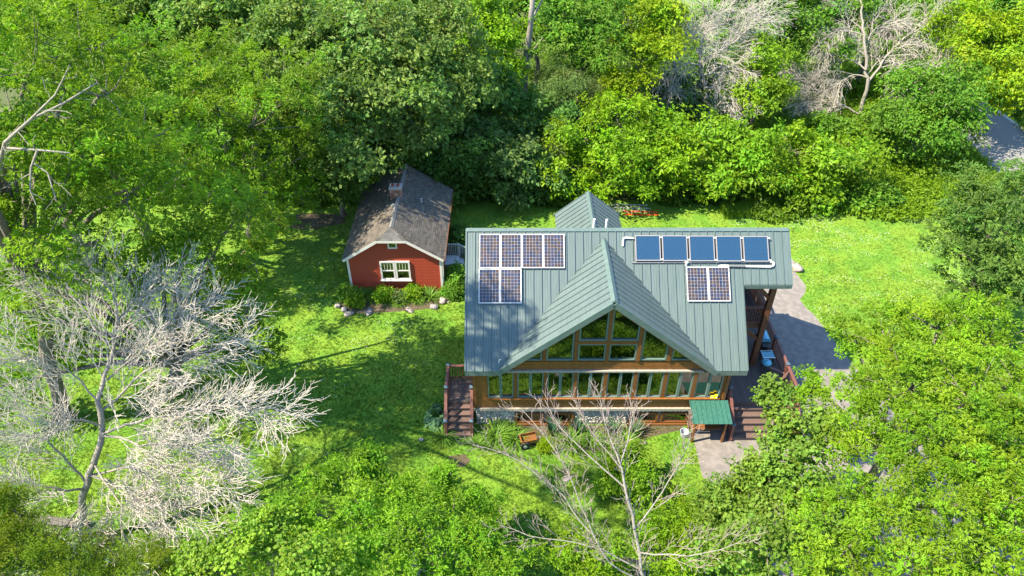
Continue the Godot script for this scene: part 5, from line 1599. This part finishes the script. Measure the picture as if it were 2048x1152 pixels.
	for q in stones:
		stone(q[0], Vector3(q[1], 0.0, q[2]), Vector3(q[3], q[4], q[5]), q[6], M.rock if q[7] == 0 else M.rock2, "garden stones")

# ------------------------------------------------------------------ ground cover
func in_poly(p: Vector2, poly: PackedVector2Array) -> bool:
	return Geometry2D.is_point_in_polygon(p, poly)

func tuft(sd: int, blades: int, ln: float, wd: float) -> ArrayMesh:
	var r := RandomNumberGenerator.new()
	r.seed = 40 + sd
	var st := MB.new()
	for i in blades:
		var a := r.randf() * TAU
		var out := Vector3(cos(a), 0, sin(a))
		var side := Vector3(-out.z, 0, out.x) * wd * 0.5
		var p := out * r.randf() * 0.07
		var q := p + out * ln * r.randf_range(0.1, 0.7) + Vector3(0, ln * r.randf_range(0.6, 1.0), 0)
		var g := r.randf_range(0.8, 1.2)
		st.tri(p - side, q, p + side, Color(g, g, g))
	return st.mesh()

func ground_cover(drive: PackedVector2Array) -> void:
	var r := RandomNumberGenerator.new()
	r.seed = 21
	var f := noise(0.12, 3, 4)
	var g2 := noise(0.6, 3, 9)
	var where := []
	var cols := []
	var n := 0
	while n < 230000:
		n += 1
		var z := -46.5 + 31.5 * sqrt(r.randf()) if r.randf() < 0.6 else r.randf_range(-46.5, -15.0)
		var half := 12.0 - z * 0.62
		var x := r.randf_range(-half, half)
		if x > -1.8 and x < 10.3 and z < -24.0 and z > -33.0:
			continue
		if x > -9.7 and x < -4.1 and z < -34.6 and z > -42.0:
			continue
		if in_poly(Vector2(x, z), drive):
			continue
		var k := f.get_noise_2d(x, z)
		var k2 := g2.get_noise_2d(x, z)
		var s := clampf(0.85 + 0.3 * k2 + 0.2 * k, 0.45, 1.3)
		where.append(Transform3D(Basis(Vector3.UP, r.randf() * TAU).scaled_local(Vector3(s, s * r.randf_range(0.6, 1.1), s)), Vector3(x, 0.0, z)))
		var t := clampf(0.5 + k * 0.35 + r.randfn() * 0.3, 0.0, 1.0)
		cols.append(Color(0.075, 0.168, 0.009).lerp(Color(0.145, 0.245, 0.015), t))
	var o := scatter(self, "grass", tuft(1, 12, 0.075, 0.016), M.blade, where, cols)
	tag(o, "short green lawn grass around the lodge and the cottage", "grass", "", "stuff")
	# white clover heads in drifts
	where = []
	cols = []
	for i in 26000:
		var x := r.randf_range(-14.0, 31.0)
		var z := r.randf_range(-43.5, -22.0)
		var k := g2.get_noise_2d(x * 0.35 + 50.0, z * 0.8)
		if k < (0.12 if x > 15.0 else 0.36) or in_poly(Vector2(x, z), drive):
			continue
		if x > -3.2 and x < 14.0 and z < -22.0 and z > -33.5:
			continue
		if x > -9.8 and x < -3.0 and z < -34.0:
			continue
		where.append(Transform3D(Basis().scaled_local(Vector3.ONE * r.randf_range(0.6, 1.1)), Vector3(x, r.randf_range(0.05, 0.08), z)))
		cols.append(Color(0.6, 0.66, 0.52))
	var hd := SphereMesh.new()
	hd.radius = 0.018
	hd.height = 0.03
	hd.radial_segments = 6
	hd.rings = 3
	o = scatter(self, "clover_flowers", hd, M.petal, where, cols)
	tag(o, "drifts of small white clover heads in the lawn", "flowers", "", "stuff")
	# tall weeds behind the lawn on the right and through the wood
	where = []
	cols = []
	var wn := noise(0.05, 3, 30)
	for i in 42000:
		var x := r.randf_range(-44.0, 60.0)
		var z := -44.0 - 44.0 * r.randf() * r.randf()
		var edge := -44.6 + 0.9 * wn.get_noise_2d(x * 3.0, 7.0) - (0.9 if x > 5.5 and x < 11.0 else 0.0)
		if x > 17.0:
			edge = -42.6 + 1.0 * wn.get_noise_2d(x * 3.0, 7.0)
			z += 2.0
		if z > edge:
			continue
		if x > 37.0 and z > -62.0 and road_at(x, z):
			continue
		var y := (Vector3.UP + Vector3(r.randfn(), r.randfn(), r.randfn()) * 0.35).normalized()
		if x > 17.0 and z > -50.0 and r.randf() < 0.6:
			continue
		var s := r.randf_range(0.8, 1.5)
		where.append(Transform3D(frame_to(y, r.randf() * TAU).scaled_local(Vector3(s, s * 1.4, s)), Vector3(x, r.randf_range(0.05, 0.55 + 0.5 * absf(wn.get_noise_2d(x * 2.0, z * 2.0))), z)))
		var t := clampf(0.5 + 1.2 * wn.get_noise_2d(x, z) + (0.5 if x > 17.0 else -0.1), 0.0, 1.0)
		cols.append(Color(0.06, 0.13, 0.015).lerp(Color(0.16, 0.28, 0.012), t) * r.randf_range(0.85, 1.15))
	o = scatter(self, "undergrowth", spray("oval", 2), M.leaf, where, cols)
	tag(o, "tall weeds and undergrowth between the trees behind the lawn", "undergrowth", "", "stuff")
	where = []
	cols = []
	for i in 26000:
		var x := r.randf_range(15.0, 40.0)
		var z := r.randf_range(-58.0, -42.0)
		var edge := -42.8 + 1.0 * wn.get_noise_2d(x * 3.0, 7.0)
		if z > edge or road_at(x, z):
			continue
		var s := r.randf_range(3.5, 8.0)
		where.append(Transform3D(Basis(Vector3.UP, r.randf() * TAU).scaled_local(Vector3(s * 0.5, s, s * 0.5)), Vector3(x, 0.0, z)))
		cols.append(Color(0.1, 0.22, 0.008).lerp(Color(0.2, 0.33, 0.012), r.randf()))
	o = scatter(self, "tall_grass", tuft(2, 9, 0.09, 0.02), M.blade, where, cols)
	tag(o, "uncut tall grass beyond the mown lawn on the right", "grass", "", "stuff")

func road_at(x: float, z: float) -> bool:
	# the road runs from lower left to upper right at the right edge
	var d := Vector2(x - 40.0, z + 55.0)
	var n := Vector2(0.985, 0.17)
	return absf(d.dot(n)) < 3.2 and z < -48.0

# ------------------------------------------------------------------ assembly
func _ready() -> void:
	var cam := Camera3D.new()
	cam.name = "camera"
	cam.fov = rad_to_deg(2.0 * atan(576.0 / 1450.0))
	cam.near = 0.1
	cam.far = 900.0
	add_child(cam)
	cam.position = Vector3(0, 27.73, 0)
	cam.rotation_degrees = Vector3(-38.5, -0.12, 0)
	cam.current = true

	var env := Environment.new()
	env.background_mode = Environment.BG_SKY
	var sky := Sky.new()
	var sm := ProceduralSkyMaterial.new()
	sm.sky_top_color = Color(0.42, 0.57, 0.76)
	sm.sky_horizon_color = Color(0.72, 0.81, 0.9)
	sm.sky_curve = 0.18
	sm.sky_energy_multiplier = 1.0
	sm.ground_bottom_color = Color(0.25, 0.35, 0.15)
	sm.ground_horizon_color = Color(0.5, 0.6, 0.5)
	sky.sky_material = sm
	env.sky = sky
	env.tonemap_mode = Environment.TONE_MAPPER_LINEAR
	env.tonemap_exposure = 3.35
	env.ssao_enabled = true
	env.ssil_enabled = true
	env.sdfgi_enabled = true
	var we := WorldEnvironment.new()
	we.name = "world_environment"
	we.environment = env
	add_child(we)

	var sun := DirectionalLight3D.new()
	sun.name = "sun"
	sun.light_color = Color(1.0, 0.94, 0.82)
	sun.light_energy = 1.6
	sun.light_angular_distance = 0.5
	sun.shadow_enabled = true
	add_child(sun)
	sun.look_at_from_position(Vector3(-30, 40, 12), Vector3(-30, 40, 12) + Vector3(0.75, -1.0, -0.2), Vector3.UP)

	make_materials()
	# --- ground
	ground_sheet("ground", PackedVector2Array([Vector2(-260, 60), Vector2(260, 60), Vector2(260, -420), Vector2(-260, -420)]), 0.0, M.turf)
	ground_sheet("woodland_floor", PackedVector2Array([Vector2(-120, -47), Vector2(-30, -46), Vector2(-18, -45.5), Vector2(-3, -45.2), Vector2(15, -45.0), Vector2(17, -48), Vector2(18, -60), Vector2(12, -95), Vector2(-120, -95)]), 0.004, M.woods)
	var drive := PackedVector2Array([Vector2(14.0, -37.3), Vector2(17.4, -37.4), Vector2(18.0, -36.3), Vector2(18.2, -35.0), Vector2(17.9, -34.3), Vector2(17.4, -33.7), Vector2(17.55, -32.9), Vector2(17.8, -32.3), Vector2(17.95, -31.3), Vector2(18.4, -29.0), Vector2(18.9, -26.5), Vector2(19.6, -23.5), Vector2(20.6, -20), Vector2(22, -16), Vector2(24, -8), Vector2(24, 10), Vector2(13, 10), Vector2(12.2, -8), Vector2(11.2, -15), Vector2(10.3, -18.3), Vector2(9.4, -20.2), Vector2(8.85, -20.8), Vector2(8.9, -23.9), Vector2(10.4, -24.0), Vector2(10.4, -33), Vector2(12.5, -34.5)])
	ground_sheet("driveway", drive, 0.008, M.concrete)
	ground_sheet("road", PackedVector2Array([Vector2(37.3, -46), Vector2(43.0, -46), Vector2(43.4, -56), Vector2(42.8, -62), Vector2(40, -75), Vector2(30, -100), Vector2(24, -100), Vector2(33, -78), Vector2(36.5, -62), Vector2(37.2, -54)]), 0.008, M.asphalt)
	ground_sheet("road_edge", PackedVector2Array([Vector2(43.003, -46), Vector2(43.35, -46), Vector2(43.75, -56), Vector2(43.15, -62), Vector2(40.4, -75), Vector2(40.003, -75), Vector2(42.803, -62), Vector2(43.403, -56)]), 0.012, M.kerb)
	ground_sheet("garden_bed", PackedVector2Array([Vector2(-1.6, -23.9), Vector2(8.6, -23.9), Vector2(8.4, -23.6), Vector2(6.6, -23.1), Vector2(6.4, -22.6), Vector2(4.5, -22.3), Vector2(2.2, -22.4), Vector2(0.8, -22.7), Vector2(-1.4, -22.9)]), 0.006, M.soil)
	ground_sheet("cottage_bed", PackedVector2Array([Vector2(-10.2, -34.6), Vector2(-3.4, -34.6), Vector2(-3.8, -33.6), Vector2(-4.8, -32.9), Vector2(-6.6, -32.65), Vector2(-8.6, -32.45), Vector2(-9.9, -32.6), Vector2(-10.4, -33.4)]), 0.006, M.soil)
	ground_sheet("bare_earth", PackedVector2Array([Vector2(-16.2, -41.5), Vector2(-13.4, -41.3), Vector2(-11.4, -42.2), Vector2(-11.8, -43.2), Vector2(-14.5, -43.4), Vector2(-16.6, -42.6)]), 0.006, M.soil)
	ground_sheet("bare_earth_001", PackedVector2Array([Vector2(-3.0, -22.0), Vector2(-2.2, -22.15), Vector2(-1.9, -21.7), Vector2(-2.3, -21.35), Vector2(-2.9, -21.6)]), 0.006, M.soil)
	lodge()
	decks()
	cottage()
	solar_things()
	# --- trees
	for i in TREES.size():
		leafy_tree(TREES[i], i)
	var ash := {"levels": 3, "step": [0, 0.17, 0.2, 0.28], "len": [0, 0.75, 1.7, 2.8], "fwd": 0.9, "out": 0.6, "lift": -0.1, "curl": 0.14, "wob": 0.05, "thin": 0.0115, "kink": 0.05}
	bare_tree("bare_tree", "huge bare grey tree with dense twigs at the left", LIMBS_LEFT, ash, 4)
	var sap := {"levels": 3, "step": [0, 0.16, 0.22, 0.27], "len": [0, 0.38, 0.8, 1.5], "fwd": 0.85, "out": 0.6, "lift": 0.3, "curl": 0.34, "wob": 0.045, "thin": 0.0085, "kink": 0.025, "all": true}
	var limbs := LIMBS_SAP.duplicate(true)
	limbs[0][2].push_front(Vector3(4.9, 0, -11.4))
	bare_tree("bare_tree", "slender bare pinkish tree in front of the lodge windows", limbs, sap, 8, "bare grey trees", null, M.twig_pink)
	var bg := {"levels": 3, "step": [0, 0.32, 0.2, 0.28], "len": [0, 1.0, 2.1, 3.4], "fwd": 0.8, "out": 0.6, "lift": -0.3, "curl": -0.26, "wob": 0.05, "thin": 0.0135, "kink": 0.06}
	bare_tree("bare_tree", "grey dead tree with drooping twigs at the top, right of the yellow-green tree", LIMBS_BG1, bg, 12)
	bare_tree("bare_tree", "grey dead tree with a low leaning limb at the upper right", LIMBS_BG2, bg, 15)
	var few := {"levels": 1, "step": [0, 0.8], "len": [0, 1.0], "fwd": 0.7, "out": 0.7, "lift": 0.1, "curl": 0.05, "wob": 0.1, "thin": 0.012, "kink": 0.04}
	bare_tree("dead_trunk", "tall pale dead trunk with a side branch at the top centre", LIMBS_SNAG, few, 18)
	var dl := {"levels": 2, "step": [0, 0.4, 0.6], "len": [0, 0.5, 1.1], "fwd": 0.7, "out": 0.7, "lift": -0.1, "curl": -0.08, "wob": 0.14, "thin": 0.01, "kink": 0.06}
	dead_limbs("hickory_tree", LIMBS_DEADA, dl, 21)
	dead_limbs("hickory_tree", LIMBS_DEADB, dl, 22)
	var lg := MB.new()
	lg.tube([Vector3(0, 0.2, 0), Vector3(1.1, 0.2, 0.1), Vector3(2.3, 0.18, 0.25), Vector3(3.1, 0.16, 0.3)], [0.2, 0.19, 0.17, 0.14], 9)
	one("fallen_log", lg.mesh(), M.bark, "fallen log on the grass in the bottom left corner", "log", Vector3(-21.4, 0, -18.55))
	garden()
	small_things()
	ground_cover(drive)

# bleached limbs that belong to a leafy tree
func dead_limbs(tree_name: String, limbs: Array, how: Dictionary, sd: int) -> void:
	var t: Node3D = get_node(tree_name)
	var r := RandomNumberGenerator.new()
	r.seed = sd
	var st := MB.new()
	var trunk_top := Vector3(0, limbs[0][2][0].y * 0.55, 0)
	for k in limbs.size():
		var p := []
		for q in limbs[k][2]:
			p.append(q - t.position)
		if k == 0:
			p.push_front(trunk_top)
		twigs_from(st, p, limbs[k][0], limbs[k][1], 2, r, how)
	var o := part(t, "dead_limb", st.mesh(), M.deadwood)
	o.set_meta("label", "bleached bare limb among the leaves")
